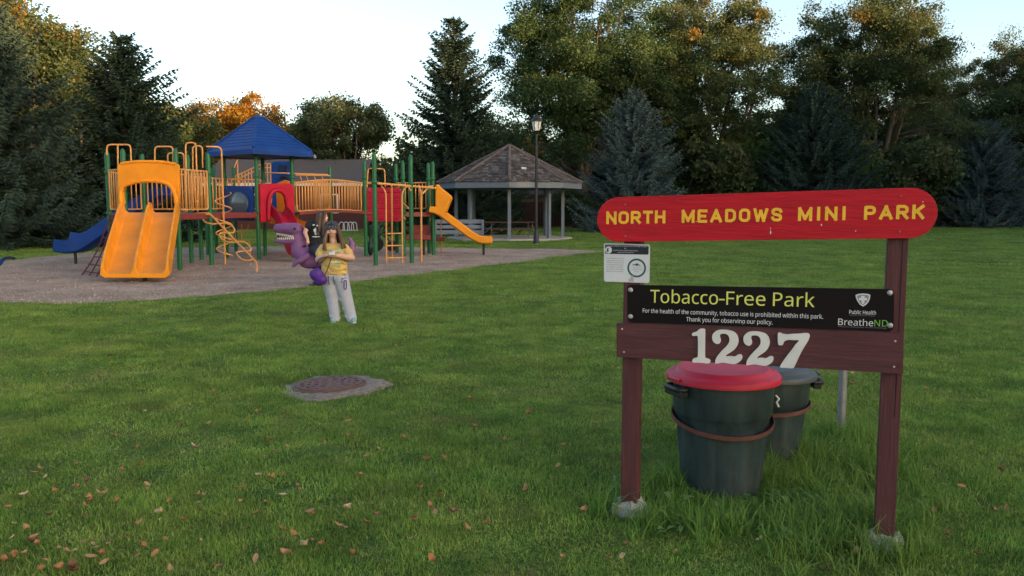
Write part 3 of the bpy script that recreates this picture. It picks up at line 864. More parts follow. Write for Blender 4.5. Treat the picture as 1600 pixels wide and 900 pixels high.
# ================================================================== BUILDINGS, FENCES
M_roofgrey = mat('asphalt_shingle_roof', (0.112, 0.096, 0.093), .9, .25, 14, .4, 40)
M_roofbrown = mat('brown_shingle_roof', (0.12, 0.095, 0.085), .9, .25, 14, .4, 40)
M_redwall = mat('dark_red_siding', (0.095, 0.030, 0.026), .8, .2, 8)
M_trim = mat('white_trim', (0.72, 0.73, 0.76), .5, .06, 4)
M_greywall = mat('grey_tan_siding', (0.23, 0.20, 0.18), .8, .12, 6)
M_fence = mat('red_brown_fence', (0.085, 0.034, 0.030), .85, .35, 5, .3, 20, stretch=(6, 6, .5))
M_glass = mat('window_glass', (0.04, 0.05, 0.06), .12, .1, 3, spec=.6)
def house(name, label, x0, x1, y0, depth, eave, ridge, wall, roof, over=.35, windows=(), axis='x', cat='house', trim=None):
    trim = trim or M_trim
    cx, cy = (x0 + x1) / 2, y0 + depth / 2
    t = thing(name, label, cat, (cx, cy, 0))
    w = MB()
    if axis == 'x':
        w.box((cx, cy, eave / 2 - .05), (x1 - x0, depth, eave + .1))
        obj('wall', w, wall, t)
        for sx in (x0 + .05, x1 - .05):
            g = MB().prism([(sx, y0, eave), (sx, y0 + depth, eave), (sx, cy, ridge - .12)], (.04 * (1 if sx > cx else -1), 0, 0)); obj('gable', g, wall, t)
        for sgn, yy in ((-1, y0), (1, y0 + depth)):
            sl = (ridge - eave) / (depth / 2)
            ya = yy + sgn * over; za = eave - sl * over
            r = MB().prism([(x0 - over, ya, za), (x0 - over, cy, ridge), (x0 - over, cy, ridge + .14), (x0 - over, ya, za + .14)], (x1 - x0 + 2 * over, 0, 0))
            ro = obj('roof', r, roof, t)
            obj('fascia', MB().box((cx, ya + sgn * .02, za + .05), (x1 - x0 + 2 * over + .04, .035, .20)), trim, ro)
    else:
        w.box((cx, cy, eave / 2 - .05), (x1 - x0, depth, eave + .1))
        obj('wall', w, wall, t)
        g = MB().prism([(x0, y0 + .02, eave), (x1, y0 + .02, eave), (cx, y0 + .02, ridge - .12)], (0, .04, 0)); obj('gable', g, wall, t)
        sl = (ridge - eave) / ((x1 - x0) / 2)
        for sgn, xx in ((-1, x0), (1, x1)):
            xa = xx + sgn * over; za = eave - sl * over
            r = MB().prism([(xa, y0 - over, za), (cx, y0 - over, ridge), (cx, y0 - over, ridge + .14), (xa, y0 - over, za + .14)], (0, depth + 2 * over, 0))
            ro = obj('roof', r, roof, t)
            f = MB().prism([(xa, y0 - over - .03, za - .03), (cx, y0 - over - .03, ridge - .03), (cx, y0 - over - .03, ridge + .2), (xa, y0 - over - .03, za + .2)], (0, .028, 0))
            obj('fascia', f, M_trim, ro)
    for (wx, wz, ww, wh) in windows:
        fr = obj('window', MB().box((wx, y0 - .03, wz), (ww + .16, .08, wh + .16)), M_trim, t)
        obj('pane', MB().box((wx, y0 - .065, wz), (ww, .03, wh)), M_glass, fr)
    return t
house('house', 'dark red house with long grey shingle roof behind the play structure', -20.0, -10.1, 55, 7, 3.05, 4.62, M_redwall, M_roofgrey, .35,
      ((-12.0, 1.7, 1.0, 1.1), (-17, 1.7, 1.4, 1.1)))
house('house', 'house with brown roof behind the gazebo and fence', -1.5, 6.2, 66, 7, 2.5, 4.6, M_greywall, M_roofbrown, .35, (), trim=M_roofbrown)
house('house', 'low tan house seen between the two left spruces', -33, -22, 50, 7, 2.6, 4.0, M_greywall, M_roofbrown, .35, ((-24.5, 1.5, 1.2, 1.0),), trim=M_greywall)
house('shed', 'small dark shed whose white edged gable tops the name board at right', 37.2, 41.0, 84, 4, 2.9, 4.05, M_redwall, M_roofgrey, .3, (), 'y', 'shed')
# board fence behind the gazebo
fe = thing('board_fence', 'dark red vertical board fence behind the gazebo', 'fence', (2.5, 62, 0))
x = -2.6; bd = None
k = 0
while x < 6.4:
    hgt = 1.80 + random.uniform(-.012, .012)
    if bd is None:
        bd = mesh_from('board', MB().box((0, 0, .5), (.185, .022, 1.0)).v, MB().box((0, 0, .5), (.185, .022, 1.0)).f, M_fence)
    o = bpy.data.objects.new('board', bd); o.location = (x - 2.5, random.uniform(-.008, .008), .03); o.scale = (1, 1, hgt); link(o, fe)
    x += .2; k += 1
for z in (.35, 1.5): obj('rail', MB().box((1.9, 62.06, z), (9.2, .05, .09)), M_fence, fe)
for x in (-2.6, -.2, 2.2, 4.6, 6.4): obj('post', MB().box((x, 62.14, .95), (.1, .1, 1.9)), M_fence, fe)

# ================================================================== GAZEBO
M_gz = mat('blue_grey_paint', (0.14, 0.168, 0.212), .6, .10, 5, .15, 40, dirt=.25)
M_shk = mat('weathered_cedar_shingle', (0.105, 0.082, 0.074), .9, .5, 3.5, .5, 30, c2=(0.065, 0.050, 0.046))
M_conc = mat('concrete', (0.40, 0.38, 0.35), .9, .18, 12, .5, 60, dirt=.3)
M_dark = mat('black_metal', (0.018, 0.018, 0.020), .45, .2, 8)
M_galv = mat('galvanised_steel', (0.20, 0.21, 0.22), .5, .2, 10, metal=.35)
GC = Vector((-0.12, 40.0, 0))
gz_ = thing('gazebo', 'octagonal gazebo with weathered shingle roof and blue grey posts', 'gazebo', tuple(GC))
def octp(r, z, k, rot=-PI / 2): 
    a = rot + k * PI / 4
    return Vector((GC.x + r * math.cos(a), GC.y + r * math.sin(a), z))
slab = MB().prism([octp(3.0, -.02, k) for k in range(8)], (0, 0, .10)); obj('slab', slab, M_conc, gz_)
for k in range(8):
    p = octp(2.55, 0, k); a = -PI / 2 + k * PI / 4
    obj('post', MB().box((p.x, p.y, 1.20), (.15, .15, 2.28), a), M_gz, gz_, bevel=.008)
    q0, q1 = octp(2.55, 2.38, k), octp(2.55, 2.38, k + 1)
    md = (q0 + q1) / 2; d = q1 - q0
    obj('beam', MB().box((md.x, md.y, 2.43), (d.length - .02, .09, .18), math.atan2(d.y, d.x)), M_gz, gz_)
    q0, q1 = octp(3.42, 0, k), octp(3.42, 0, k + 1); md = (q0 + q1) / 2; d = q1 - q0
    obj('fascia', MB().box((md.x, md.y, 2.52), (d.length + .01, .045, .30), math.atan2(d.y, d.x)), M_gz, gz_)
EAVE, APEX = 2.64, 4.42
deck = MB()
deck.v = [tuple(octp(3.40, EAVE - .02, k)) for k in range(8)] + [(GC.x, GC.y, APEX - .03)]
deck.f = [(k, (k + 1) % 8, 8) for k in range(8)] + [tuple(range(7, -1, -1))]
obj('roof_deck', deck, M_gz, gz_)
sh = MB(); rs_ = random.Random(3)
NC = 24
for k in range(8):
    e0, e1, ap = octp(3.50, EAVE, k), octp(3.50, EAVE, k + 1), Vector((GC.x, GC.y, APEX))
    for c in range(NC):
        f0, f1 = c / NC, (c + 1.25) / NC
        f1 = min(f1, .999)
        a0, a1 = e0.lerp(ap, f0), e1.lerp(ap, f0); b0, b1 = e0.lerp(ap, f1), e1.lerp(ap, f1)
        w = (a1 - a0).length; n = max(1, int(w / .17))
        cuts = sorted([0, 1] + [min(.99, max(.01, (i + rs_.uniform(-.3, .3)) / n)) for i in range(1, n)])
        nrm = (a1 - a0).cross(ap - a0).normalized()
        for i in range(len(cuts) - 1):
            s0, s1 = cuts[i] + .006, cuts[i + 1] - .006
            if s1 <= s0: continue
            th = rs_.uniform(.022, .042); dn = rs_.uniform(-.012, .02)
            sl = (a0 - b0).normalized() * dn
            lo0, lo1 = a0.lerp(a1, s0) + sl, a0.lerp(a1, s1) + sl; hi0, hi1 = b0.lerp(b1, s0), b0.lerp(b1, s1)
            sh.add([lo0, lo1, hi1, hi0, lo0 + nrm * th, lo1 + nrm * th, hi1 + nrm * .004, hi0 + nrm * .004],
                   [(4, 5, 6, 7), (0, 1, 5, 4), (0, 4, 7, 3), (1, 2, 6, 5)])
    # hip caps
    hp = MB()
    m, nt, b = (None, None, None)
# per-shingle tint
me = mesh_from('shingles', [(v[0] - GC.x, v[1] - GC.y, v[2]) for v in sh.v], sh.f, None, fixn=False)
nv = len(sh.v); tt = np.repeat(np.random.default_rng(2).beta(2, 2, nv // 8), 8)
a_ = me.attributes.new('tint', 'FLOAT', 'POINT'); a_.data.foreach_set('value', tt.astype(np.float32))
me.materials.append(foliage_mat('cedar_shingle_tint', (0.040, 0.033, 0.033), (0.085, 0.072, 0.070), (0.18, 0.16, 0.155), 0, .9))
so = link(bpy.data.objects.new('shingles', me), gz_); so['kind'] = 'stuff'
for k in range(8):
    e0, ap = octp(3.50, EAVE + .03, k), Vector((GC.x, GC.y, APEX + .03))
    obj('hip_cap', MB().tube([e0, e0.lerp(ap, .985)], .065, 6), M_shk, gz_)
obj('peak_cap', MB().lathe([(.17, 0), (.12, .05), (.02, .09)], (GC.x, GC.y, APEX - .03), 8), M_shk, gz_)
nr = (octp(3.5, EAVE, 1) - octp(3.5, EAVE, 0)).cross(Vector((GC.x, GC.y, APEX)) - octp(3.5, EAVE, 0)).normalized()
pc = octp(3.5, EAVE, 0).lerp(octp(3.5, EAVE, 1), .38).lerp(Vector((GC.x, GC.y, APEX)), .32) + nr * .06
obj('bare_patch', MB().box(pc, (.22, .03, .12), .39, -.95), mat('pale_new_shingle', (.55, .55, .56), .8), gz_)

# picnic table under the roof
M_brownwood = mat('brown_plank', (0.085, 0.050, 0.040), .8, .3, 8, .3, 30, stretch=(.4, 4, 4))
pt = thing('picnic_table', 'brown plank picnic table on steel legs inside the gazebo', 'picnic table', (-.05, 39.6, 0.08))
for j in range(5): obj('plank', MB().box((-.05, 39.32 + j * .15, .80), (2.45, .138, .045)), M_brownwood, pt)
for sy in (-1, 1):
    for j in range(2): obj('bench_plank', MB().box((-.05, 39.6 + sy * (.72 + j * .14), .50), (2.45, .13, .045)), M_brownwood, pt)
for sx in (-.92, .82):
    lg = MB()
    for sy in (-1, 1):
        lg.tube([(sx - .05, 39.6 + sy * .28, .775), (sx - .05, 39.6 - sy * .52, .09)], .022, 6)
        lg.tube([(sx - .05 + .16, 39.6 + sy * .1, .775), (sx - .05 + .30 * (1 if sx > 0 else -1), 39.6, .30)], .02, 6)
    lg.tube([(sx - .05, 38.8, .47), (sx - .05, 40.4, .47)], .022, 6)
    obj('leg_frame', lg, M_galv, pt)

# park bench facing the playground
bn = thing('park_bench', 'blue grey slatted bench in front of the gazebo beside the yellow slide', 'bench', (-2.15, 34.6, 0))
for z, hh in ((.92, .17), (.70, .15), (.50, .13)):
    obj('back_slat', MB().box((-2.2, 34.86 - (z - .5) * -.18, z), (2.05, .04, hh), 0, -.16), M_gz, bn, bevel=.006)
for j in range(3): obj('seat_slat', MB().box((-2.2, 34.42 + j * .15, .42), (2.05, .135, .04)), M_gz, bn, bevel=.006)
for x in (-3.18, -1.22):
    e = MB(); e.box((x, 34.46, .21), (.09, .09, .42)); e.box((x, 34.82, .5), (.09, .09, 1.0)); e.box((x, 34.62, .33), (.085, .36, .08))
    obj('end_frame', e, M_gz, bn)

# lamp post
lp = thing('lamp_post', 'black lamp post with glass lantern to the right of the gazebo roof', 'lamp post', (1.01, 34.75, 0))
obj('base', MB().lathe([(.16, 0), (.16, .05), (.12, .10), (.10, .5), (.07, .58)], (1.01, 34.75, 0), 12), M_dark, lp, True)
obj('pole', MB().lathe([(.068, .5), (.062, 2.5), (.052, 4.55)], (1.01, 34.75, 0), 12), M_dark, lp, True)
obj('collar', MB().lathe([(.055, 0), (.10, .05), (.10, .09), (.13, .12)], (1.01, 34.75, 4.52), 12), M_dark, lp, True)
M_lant = mat('frosted_lantern_glass', (0.80, 0.80, 0.78), .25, .05, 3, spec=.5)
for k in range(6):
    a0, a1 = k * PI / 3, (k + 1) * PI / 3
    def lpt(r, a, z): return (1.01 + r * math.cos(a), 34.75 + r * math.sin(a), z)
    obj('pane', MB().prism([lpt(.125, a0, 4.66), lpt(.125, a1, 4.66), lpt(.205, a1, 5.04), lpt(.205, a0, 5.04)], (0, 0, .004)), M_lant, lp)
    obj('lantern_rib', MB().tube([lpt(.13, a0, 4.65), lpt(.21, a0, 5.05)], .012, 5), M_dark, lp)
obj('lantern_cap', MB().lathe([(.26, 0), (.25, .03), (.14, .14), (.10, .16), (.09, .22), (.03, .26), (.02, .33)], (1.01, 34.75, 5.04), 12), M_dark, lp, True)

# ================================================================== PLAY STRUCTURE
M_green = mat('green_powder_coat', (0.010, 0.115, 0.042), .45, .12, 5, spec=.35, dirt=.05)
M_tan = mat('tan_orange_powder_coat', (0.66, 0.310, 0.095), .5, .10, 5, spec=.3, dirt=.04)
M_yel = mat('yellow_orange_plastic', (0.80, 0.285, 0.010), .5, .13, 1.6, .05, 8, spec=.3, dirt=.03)
M_orange = mat('orange_plastic', (0.74, 0.20, 0.006), .5, .08, 3, spec=.25)
M_blue = mat('blue_plastic', (0.005, 0.042, 0.215), .5, .2, 1.6, .05, 8, spec=.22, dirt=.02)
M_red = mat('red_plastic', (0.40, 0.008, 0.032), .5, .2, 1.6, spec=.22, dirt=.03)
M_deck = mat('red_brown_deck_coating', (0.20, 0.035, 0.030), .6, .2, 8, dirt=.2)
M_rope = mat('red_brown_rope', (0.17, 0.035, 0.035), .9, .25, 30)
M_bubble = bpy.data.materials.new('bubble_window_acrylic'); M_bubble.use_nodes = True
_b = M_bubble.node_tree.nodes['Principled BSDF']; _b.inputs['Base Color'].default_value = (0.10, 0.14, 0.19, 1); _b.inputs['Roughness'].default_value = .15
_b.inputs['Alpha'].default_value = .72; _b.inputs['Specular IOR Level'].default_value = .8
PS = thing('play_structure', 'large green posted playground structure with slides and blue pyramid roof', 'playground', (-7.5, 24, 0))
hA, hB, hD, hF, hE, hC = [Vector(p) for p in ((-10.45, 21.7, 0), (-9.60, 20.75, 0), (-8.28, 20.7, 0), (-8.10, 22.4, 0), (-8.95, 23.2, 0), (-10.05, 22.85, 0))]
rF, rR, rL, rB = Vector((-7.48, 24.57, 0)), Vector((-6.70, 25.55, 0)), Vector((-8.75, 25.5, 0)), Vector((-7.85, 26.45, 0))
tA, tB, tC, tD, tE = Vector((-4.60, 26.2, 0)), Vector((-3.9, 28.2, 0)), Vector((-3.42, 26.3, 0)), Vector((-2.76, 27.7, 0)), Vector((-2.54, 26.9, 0))
fr1, fr2 = Vector((-3.65, 22.25, 0)), Vector((-2.80, 23.2, 0))
POST_R = .062
post_me = mesh_from('post', *[(lambda q: q)(getattr(MB().lathe([(POST_R, -.05), (POST_R, .965), (POST_R * .8, .985), (POST_R * .35, 1.0)], (0, 0, 0), 14), k)) for k in ('v', 'f')], M_green, True)
try: post_me.set_sharp_from_angle(angle=R(50))
except Exception: pass
coll_me = mesh_from('collar', *[getattr(MB().lathe([(.066, -.045), (.082, -.035), (.082, .035), (.066, .045)], (0, 0, 0), 12), k) for k in ('v', 'f')], M_green, True)
def post(p, h=3.0, collars=(1.40, 2.45)):
    o = bpy.data.objects.new('post', post_me); o.location = Vector(p) - ORG[PS.name]; o.scale = (1, 1, h); link(o, PS)
    for z in collars:
        c = bpy.data.objects.new('collar', coll_me); link(c, o); c.location = (0, 0, z / h); c.scale = (1, 1, 1 / h)
    return o
for p in (hA, hB, hD, hF, hE, hC): post(p)
for p in (rF, rR, rL, rB): post(p, 3.12)
for p in (tA, tB, tC, tD, tE): post(p)
post(fr1, 3.0, (2.22,)); post(fr2, 3.0, (2.2,))
for p in ((-9.18, 24.57, 0), (-9.79, 26.8, 0)): post(p, 1.40, ())
for p in ((-9.95, 28.0, 0), (-9.62, 29.0, 0), (-6.25, 28.8, 0)): post(p, 2.95, (1.4,))

def deck_poly(name, pts, z, th=.07, m=None):
    return obj(name, MB().prism([(p[0], p[1], z - th) for p in pts], (0, 0, th)), m or M_deck, PS, bevel=.012)
DZ = 1.40
deck_poly('deck', (hA, hB, hD, hF, hE, hC), DZ)
deck_poly('deck', (hE + Vector((.02, .03, 0)), hF + Vector((.03, .02, 0)), rF + Vector((-.03, -.06, 0)), rL + Vector((-.05, -.02, 0))), DZ - .004)
deck_poly('deck', (rF, rR, rB, rL), DZ)
deck_poly('deck', ((-9.95, 28.0), (-9.62, 29.0), (-6.25, 28.9), (-6.6, 27.6), (-8.0, 26.6)), DZ - .003)
deck_poly('deck', (tA, tC, tE, tD, tB), DZ - .02)
for p, q in ((hA, hB), (hD, hF), (hB, hD), (tC, tE), (hF, rF)):
    d = q - p; mdl = (p + q) / 2
    obj('deck_skirt', MB().box((mdl.x, mdl.y, DZ - .09), (d.length - .14, .05, .13), math.atan2(d.y, d.x)), M_deck, PS, bevel=.01)

bar_me = mesh_from('bar', *[getattr(MB().tube([(0, 0, 0), (0, 0, 1)], .0165, 6), k) for k in ('v', 'f')], M_tan, True)
def railing(p, q, z0, z1, n, gap=.10, ends=(0, 1), arch=0.0):
    p, q = Vector(p), Vector(q); p.z = q.z = 0
    d = (q - p); u = d.normalized(); a = p + u * gap; b = q - u * gap
    w = (b - a).length
    f = MB()
    top = [a + (b - a) * (i / 10) + Vector((0, 0, z1 + arch * math.sin(PI * i / 10))) for i in range(11)]
    bot = [a + (b - a) * (i / 10) + Vector((0, 0, z0 + arch * .55 * math.sin(PI * i / 10))) for i in range(11)]
    f.tube([p + Vector((0, 0, z1))] + top + [q + Vector((0, 0, z1))], .022, 8)
    f.tube(fillet([a + Vector((0, 0, z1))] + bot + [b + Vector((0, 0, z1))], .09), .021, 8)
    r = obj('railing', f, M_tan, PS, True)
    for i in range(1, n):
        t = i / n; x = a + (b - a) * t
        zb = z0 + arch * .55 * math.sin(PI * t); zt = z1 + arch * math.sin(PI * t)
        o = bpy.data.objects.new('bar', bar_me); link(o, r)
        o.location = x + Vector((0, 0, zb)) - ORG[PS.name]; o.scale = (1, 1, zt - zb)
    return r
railing(hA, hB, 1.50, 2.50, 6)
railing(hC, hE, 1.50, 2.45, 8)
railing(hD, hF, 1.50, 2.50, 9)
railing(hE, hF, 1.50, 2.45, 7)
railing(hA, hC, 1.50, 2.45, 6)
railing(hE, rL, 1.50, 2.40, 9)
railing(rL, rB, 1.50, 2.40, 8)
BR0, BR1 = rR, tA
railing(BR0, BR1, 1.42, 2.30, 23, .12, arch=.09)
railing(BR0 + Vector((-.25, .95, 0)), BR1 + Vector((0, .95, 0)), 1.42, 2.30, 23, .12, arch=.09)
railing((-9.95, 28.0, 0), (-9.62, 29.0, 0), 1.5, 2.35, 6)
railing((-6.25, 28.8, 0), (-6.45, 27.4, 0), 1.5, 2.35, 8)
railing(tB, tD, 1.5, 2.35, 8)
# arched bridge deck
bd_ = MB(); u = (BR1 - BR0); 
path = [BR0 + Vector((.05, .46, 0)) + u * t + Vector((0, 0, 1.36 + .07 * math.sin(PI * t))) for t in [i / 14 for i in range(15)]]
bd_.sweep(path, Vector((-u.y, u.x, 0)), [(-.52, -.05), (.52, -.05), (.52, .03), (-.52, .03)])
obj('bridge_deck', bd_, M_deck, PS, bevel=.01)
for i in range(1, 14):
    c = path[i]; obj('bridge_joint', MB().box((c.x, c.y, c.z + .026), (.018, 1.0, .012), math.atan2(u.y, u.x)), M_dark, PS)

# blue pyramid roof on its four posts
rc = Vector((-7.66, 25.5, 0))
rcorn = []
for k, p in enumerate((rF, rR, rB, rL)):
    d = (p - rc); rcorn.append(rc + d.normalized() * (1.62 if k % 2 else 1.70))
ro = MB(); zs = [(1.0, 3.06), (1.0, 3.20), (.97, 3.24), (.06, 4.27), (.03, 4.31)]
nseg = 9
for (f, z) in zs: ro.v += [tuple(rc + (c - rc) * f + Vector((0, 0, z))) for c in rcorn]
for i in range(len(zs) - 1):
    for k in range(4): ro.f.append((i * 4 + k, i * 4 + (k + 1) % 4, (i + 1) * 4 + (k + 1) % 4, (i + 1) * 4 + k))
ro.f.append(tuple((len(zs) - 1) * 4 + k for k in range(4)))
roof_o = obj('roof', ro, M_blue, PS, bevel=.03, bseg=3)
for k in range(4):      # shallow moulded ribs across each face and a ridge on each hip
    c0, c1 = rcorn[k], rcorn[(k + 1) % 4]
    obj('roof_hip', MB().tube([rc + (c0 - rc) * .965 + Vector((0, 0, 3.25)), rc + (c0 - rc) * .07 + Vector((0, 0, 4.265))], .035, 8), M_blue, roof_o, True)
    for j in range(1, 11):
        f = 1 - j / 11.5; z = 3.24 + (.97 - f * .97) / .91 * 1.03
        a, b = rc + (c0 - rc) * f * .97, rc + (c1 - rc) * f * .97
        a2, b2 = a.lerp(b, .03), a.lerp(b, .97)
        obj('roof_rib', MB().tube([a2 + Vector((0, 0, z)), b2 + Vector((0, 0, z))], .012, 5), M_blue, roof_o)
obj('roof_plate', MB().prism([rc + (c - rc) * .985 + Vector((0, 0, 3.08)) for c in rcorn], (0, 0, .02)), M_blue, roof_o)
ap_ = rcorn[1]; obj('roof_tip_fitting', MB().tube([ap_ + Vector((.02, 0, 3.12)), ap_ + Vector((.06, -.02, 3.02))], .05, 8), M_galv, roof_o)

def plane_poly(px, A, B, off): return [PL(x, y, A, B, off) for x, y in px]
def nrm_of(A, B):
    d = (B - A).normalized(); return Vector((d.y, -d.x, 0))
# blue panel with bubble window
bp_px = [(350.5, 290), (395.5, 291), (395.5, 345), (350.5, 344)]
n_ = nrm_of(rL, rF)
bpan = obj('window_panel', MB().prism(plane_poly(bp_px, rL, rF, .05), -n_ * .05), M_blue, PS, bevel=.012)
wc = PL(372.5, 318, rL, rF, .055)
_h = (rF - rL).normalized(); q = Matrix((_h * 1.75, Vector((0, 0, 1)) * 1.25, _h.cross(Vector((0, 0, 1))))).transposed()
obj('bubble_window', MB().lathe([(.285 * math.cos(a), .20 * math.sin(a)) for a in [PI / 2 * i / 8 for i in range(8)]] + [(.01, .20)], wc, 24, q @ Matrix.Diagonal((1.0, 1.0, .5))), M_bubble, bpan, True)
obj('window_ring', MB().lathe([(.315, 0), (.315, .018), (.285, .022), (.285, .0)], wc, 24, q), M_blue, bpan, True)
# red slide hood and its chute
n_ = nrm_of(rF, rR)
rh_px = [(406.5, 289), (409, 286.5), (456, 287), (459.5, 290), (461, 342), (449.5, 341), (449, 322), (447, 308), (441, 299), (432, 296), (424, 300), (420, 312), (420, 330), (424, 346), (408, 348)]
hood = obj('slide_hood', MB().prism(plane_poly(rh_px, rF, rR, .16), -n_ * .14), M_red, PS, bevel=.03, bseg=3)
rim = [(420, 344), (420, 316), (424, 302), (432, 297), (441, 300), (447, 309), (449.5, 324), (451, 343)]
obj('hood_rim', MB().tube(spline(plane_poly(rim, rF, rR, .20), 4), .065, 8), M_red, hood, True)
def chute(name, path, lat, hw, wall, m, th=.035, parent=None, label=None):
    """U-shaped slide swept along path"""
    prof = []
    ws = wall if isinstance(wall, list) else [wall] * len(path)
    for w in ws:
        prof.append([(-hw - th, w), (-hw, w), (-hw + .03, .05), (-hw + .08, 0), (hw - .08, 0), (hw - .03, .05), (hw, w), (hw + th, w),
                     (hw + th, -.02), (hw - .05, -.06), (-hw + .05, -.06), (-hw - th, -.02)])
    return obj(name, MB().sweep(path, lat, prof), m, parent or PS, True, bevel=.01)
mid = (rF + rR) / 2
pth = spline([mid + Vector((.05, -.05, 1.38)), mid + Vector((.32, -.38, 1.15)), mid + Vector((.62, -.80, .66)), mid + Vector((.86, -1.15, .27)), mid + Vector((1.1, -1.5, .22))], 5)
chute('red_slide', pth, (rR - rF).normalized(), .24, .26, M_red)
# orange spiral slide behind
sc_c = Vector((-7.15, 27.75, 0)); sp_path, sp_lat = [], []
for i in range(19):
    a = R(175) + R(235) * i / 18; z = 1.38 - 1.18 * (i / 18) ** .95
    sp_path.append(sc_c + Vector((math.cos(a) * .80, math.sin(a) * .80, z))); sp_lat.append(Vector((math.cos(a), math.sin(a), 0)))
chute('spiral_slide', sp_path, sp_lat, .30, .34, M_orange)
obj('spiral_slide_post', MB().lathe([(.05, 0), (.05, 1.6), (.03, 1.63)], sc_c, 10), M_tan, PS, True)
sl_hood = MB().prism([(-7.62, 27.05, 1.40), (-7.02, 26.95, 1.40), (-7.02, 26.95, 2.30), (-7.32, 27.0, 2.42), (-7.62, 27.05, 2.30)], (.02, .06, 0))
obj('spiral_slide_panel', sl_hood, M_orange, PS, bevel=.01)

# yellow double slide
top_c, bot_c = (hB + hD) / 2, Vector((-7.86, 17.30, 0))
ax = (bot_c - top_c); 
pts = []
for t, z in ((0.0, 1.43), (.07, 1.42), (.16, 1.30), (.5, .80), (.78, .37), (.88, .24), (.95, .20), (1.0, .19)):
    p = top_c + ax * t; pts.append(Vector((p.x, p.y - .02, z)))
pth = spline(pts, 4)
HW, TH = .66, .04
prof = []
for i, p in enumerate(pth):
    t = i / (len(pth) - 1)
    w = .27 if t > .10 else .16 + 1.1 * t
    if t > .80: w = .27 - .12 * (t - .80) / .2
    if t < .2: w = .20 + .07 * math.sin(PI * t / .2)
    fl = 0.02
    prof.append([(-HW - TH, w), (-HW + .01, w), (-HW + .04, .06), (-HW + .1, 0), (-.10, 0), (-.055, .05), (-.03, w - .02), (.03, w - .02), (.055, .05), (.10, 0),
                 (HW - .1, 0), (HW - .04, .06), (HW - .01, w), (HW + TH, w), (HW + TH + fl, -.03), (HW - .04, -.09), (-HW + .04, -.09), (-HW - TH - fl, -.03)])
ds = obj('double_slide', MB().sweep(pth, Vector((1, 0.02, 0)), prof), M_yel, PS, True, bevel=.012)
obj('slide_leg', MB().lathe([(.045, 0), (.045, .16)], (bot_c.x + .04, bot_c.y + .35, -.02), 10), M_dark, PS, True)
# its arched hood
hd_px = [(184, 257), (192, 252.5), (212, 250.5), (232, 250), (255, 251), (272, 254), (279, 258), (279.5, 300), (278.5, 319.5), (273.5, 319.5), (272, 306), (267, 294), (257, 286), (244, 283.5), (230, 283),
         (214, 284), (203, 287), (196, 291), (192, 298), (194, 319), (187, 319), (184.5, 300)]
hp0, hp1 = hB, hD
hd = obj('double_slide_hood', MB().prism(plane_poly(hd_px, hp0, hp1, .13), Vector((0, .10, 0))), M_yel, PS, bevel=.025, bseg=3)
lip = [(190, 318), (188.5, 301), (192, 292), (200, 287), (214, 283.5), (231, 282), (248, 283), (262, 287), (270, 295), (274, 306), (275.5, 318)]
obj('hood_lip', MB().tube(spline(plane_poly(lip, hp0, hp1, .22), 4), .055, 8), M_yel, hd, True)
lt = [(189, 256), (210, 253), (232, 252.5), (256, 253.5), (275, 257)]
obj('hood_crest', MB().tube(spline(plane_poly(lt, hp0, hp1, .12), 4), .04, 8), M_yel, hd, True)

# blue slide to the left
pth = spline([(-9.60, 23.35, 1.92), (-10.2, 23.28, 1.55), (-10.75, 23.12, 1.15), (-11.3, 22.98, .72), (-11.75, 22.9, .42), (-12.1, 22.86, .36), (-12.42, 22.85, .40)], 4)
wl = []
for i in range(len(pth)):
    t = i / (len(pth) - 1); wl.append(.30 + .22 * math.exp(-((t - .66) / .07) ** 2))
bs = chute('blue_slide', pth, Vector((0.1, 1, 0)), .28, wl, M_blue)
obj('slide_leg', MB().lathe([(.04, 0), (.04, .32)], (-12.03, 22.9, -.02), 10), M_dark, PS, True)

# yellow straight slide on the right, with its cone hood
s0 = (tC + tE) / 2
pth = spline([tE + Vector((-.1, -.05, 1.42)), tE + Vector((.18, -.03, 1.34)), tE + Vector((.75, 0, .93)), tE + Vector((1.22, .02, .58)), tE + Vector((1.55, .03, .44)), tE + Vector((1.90, .03, .43))], 5)
chute('straight_slide', pth, Vector((0, 1, 0)), .26, .17, M_yel)
obj('slide_leg', MB().lathe([(.04, 0), (.04, .42)], (tE.x + 1.62, tE.y + .05, -.02), 10), M_dark, PS, True)
hx = [(680, 289), (684, 287.5), (688, 293), (704, 306), (705.5, 310), (696, 333), (690, 336), (680, 334)]
hy = tE.y - .33
obj('slide_hood', MB().prism([P(x, y, hy) for x, y in hx], (0, .62, 0)), M_yel, PS, bevel=.05, bseg=3)

# wall panel with moulded ribs
wp = [(574, 293), (626, 293), (628, 297), (628.5, 346), (573.5, 346), (573, 297)]
n_ = nrm_of(tA, tC)
wpan = obj('climbing_panel', MB().prism(plane_poly(wp, tA, tC, .03), -n_ * .05), M_red, PS, bevel=.012)
for k in range(6):
    y = 300 + k * 8.3
    a, b = PL(575, y, tA, tC, .034), PL(627, y, tA, tC, .034)
    obj('panel_rib', MB().tube([a, b], .018, 6), M_red, wpan)
    for x in (584, 612):
        c = PL(x + (k % 2) * 7, y + 4, tA, tC, .045); obj('hand_hold', MB().box(c, (.09, .05, .045)), M_red, wpan, bevel=.012)

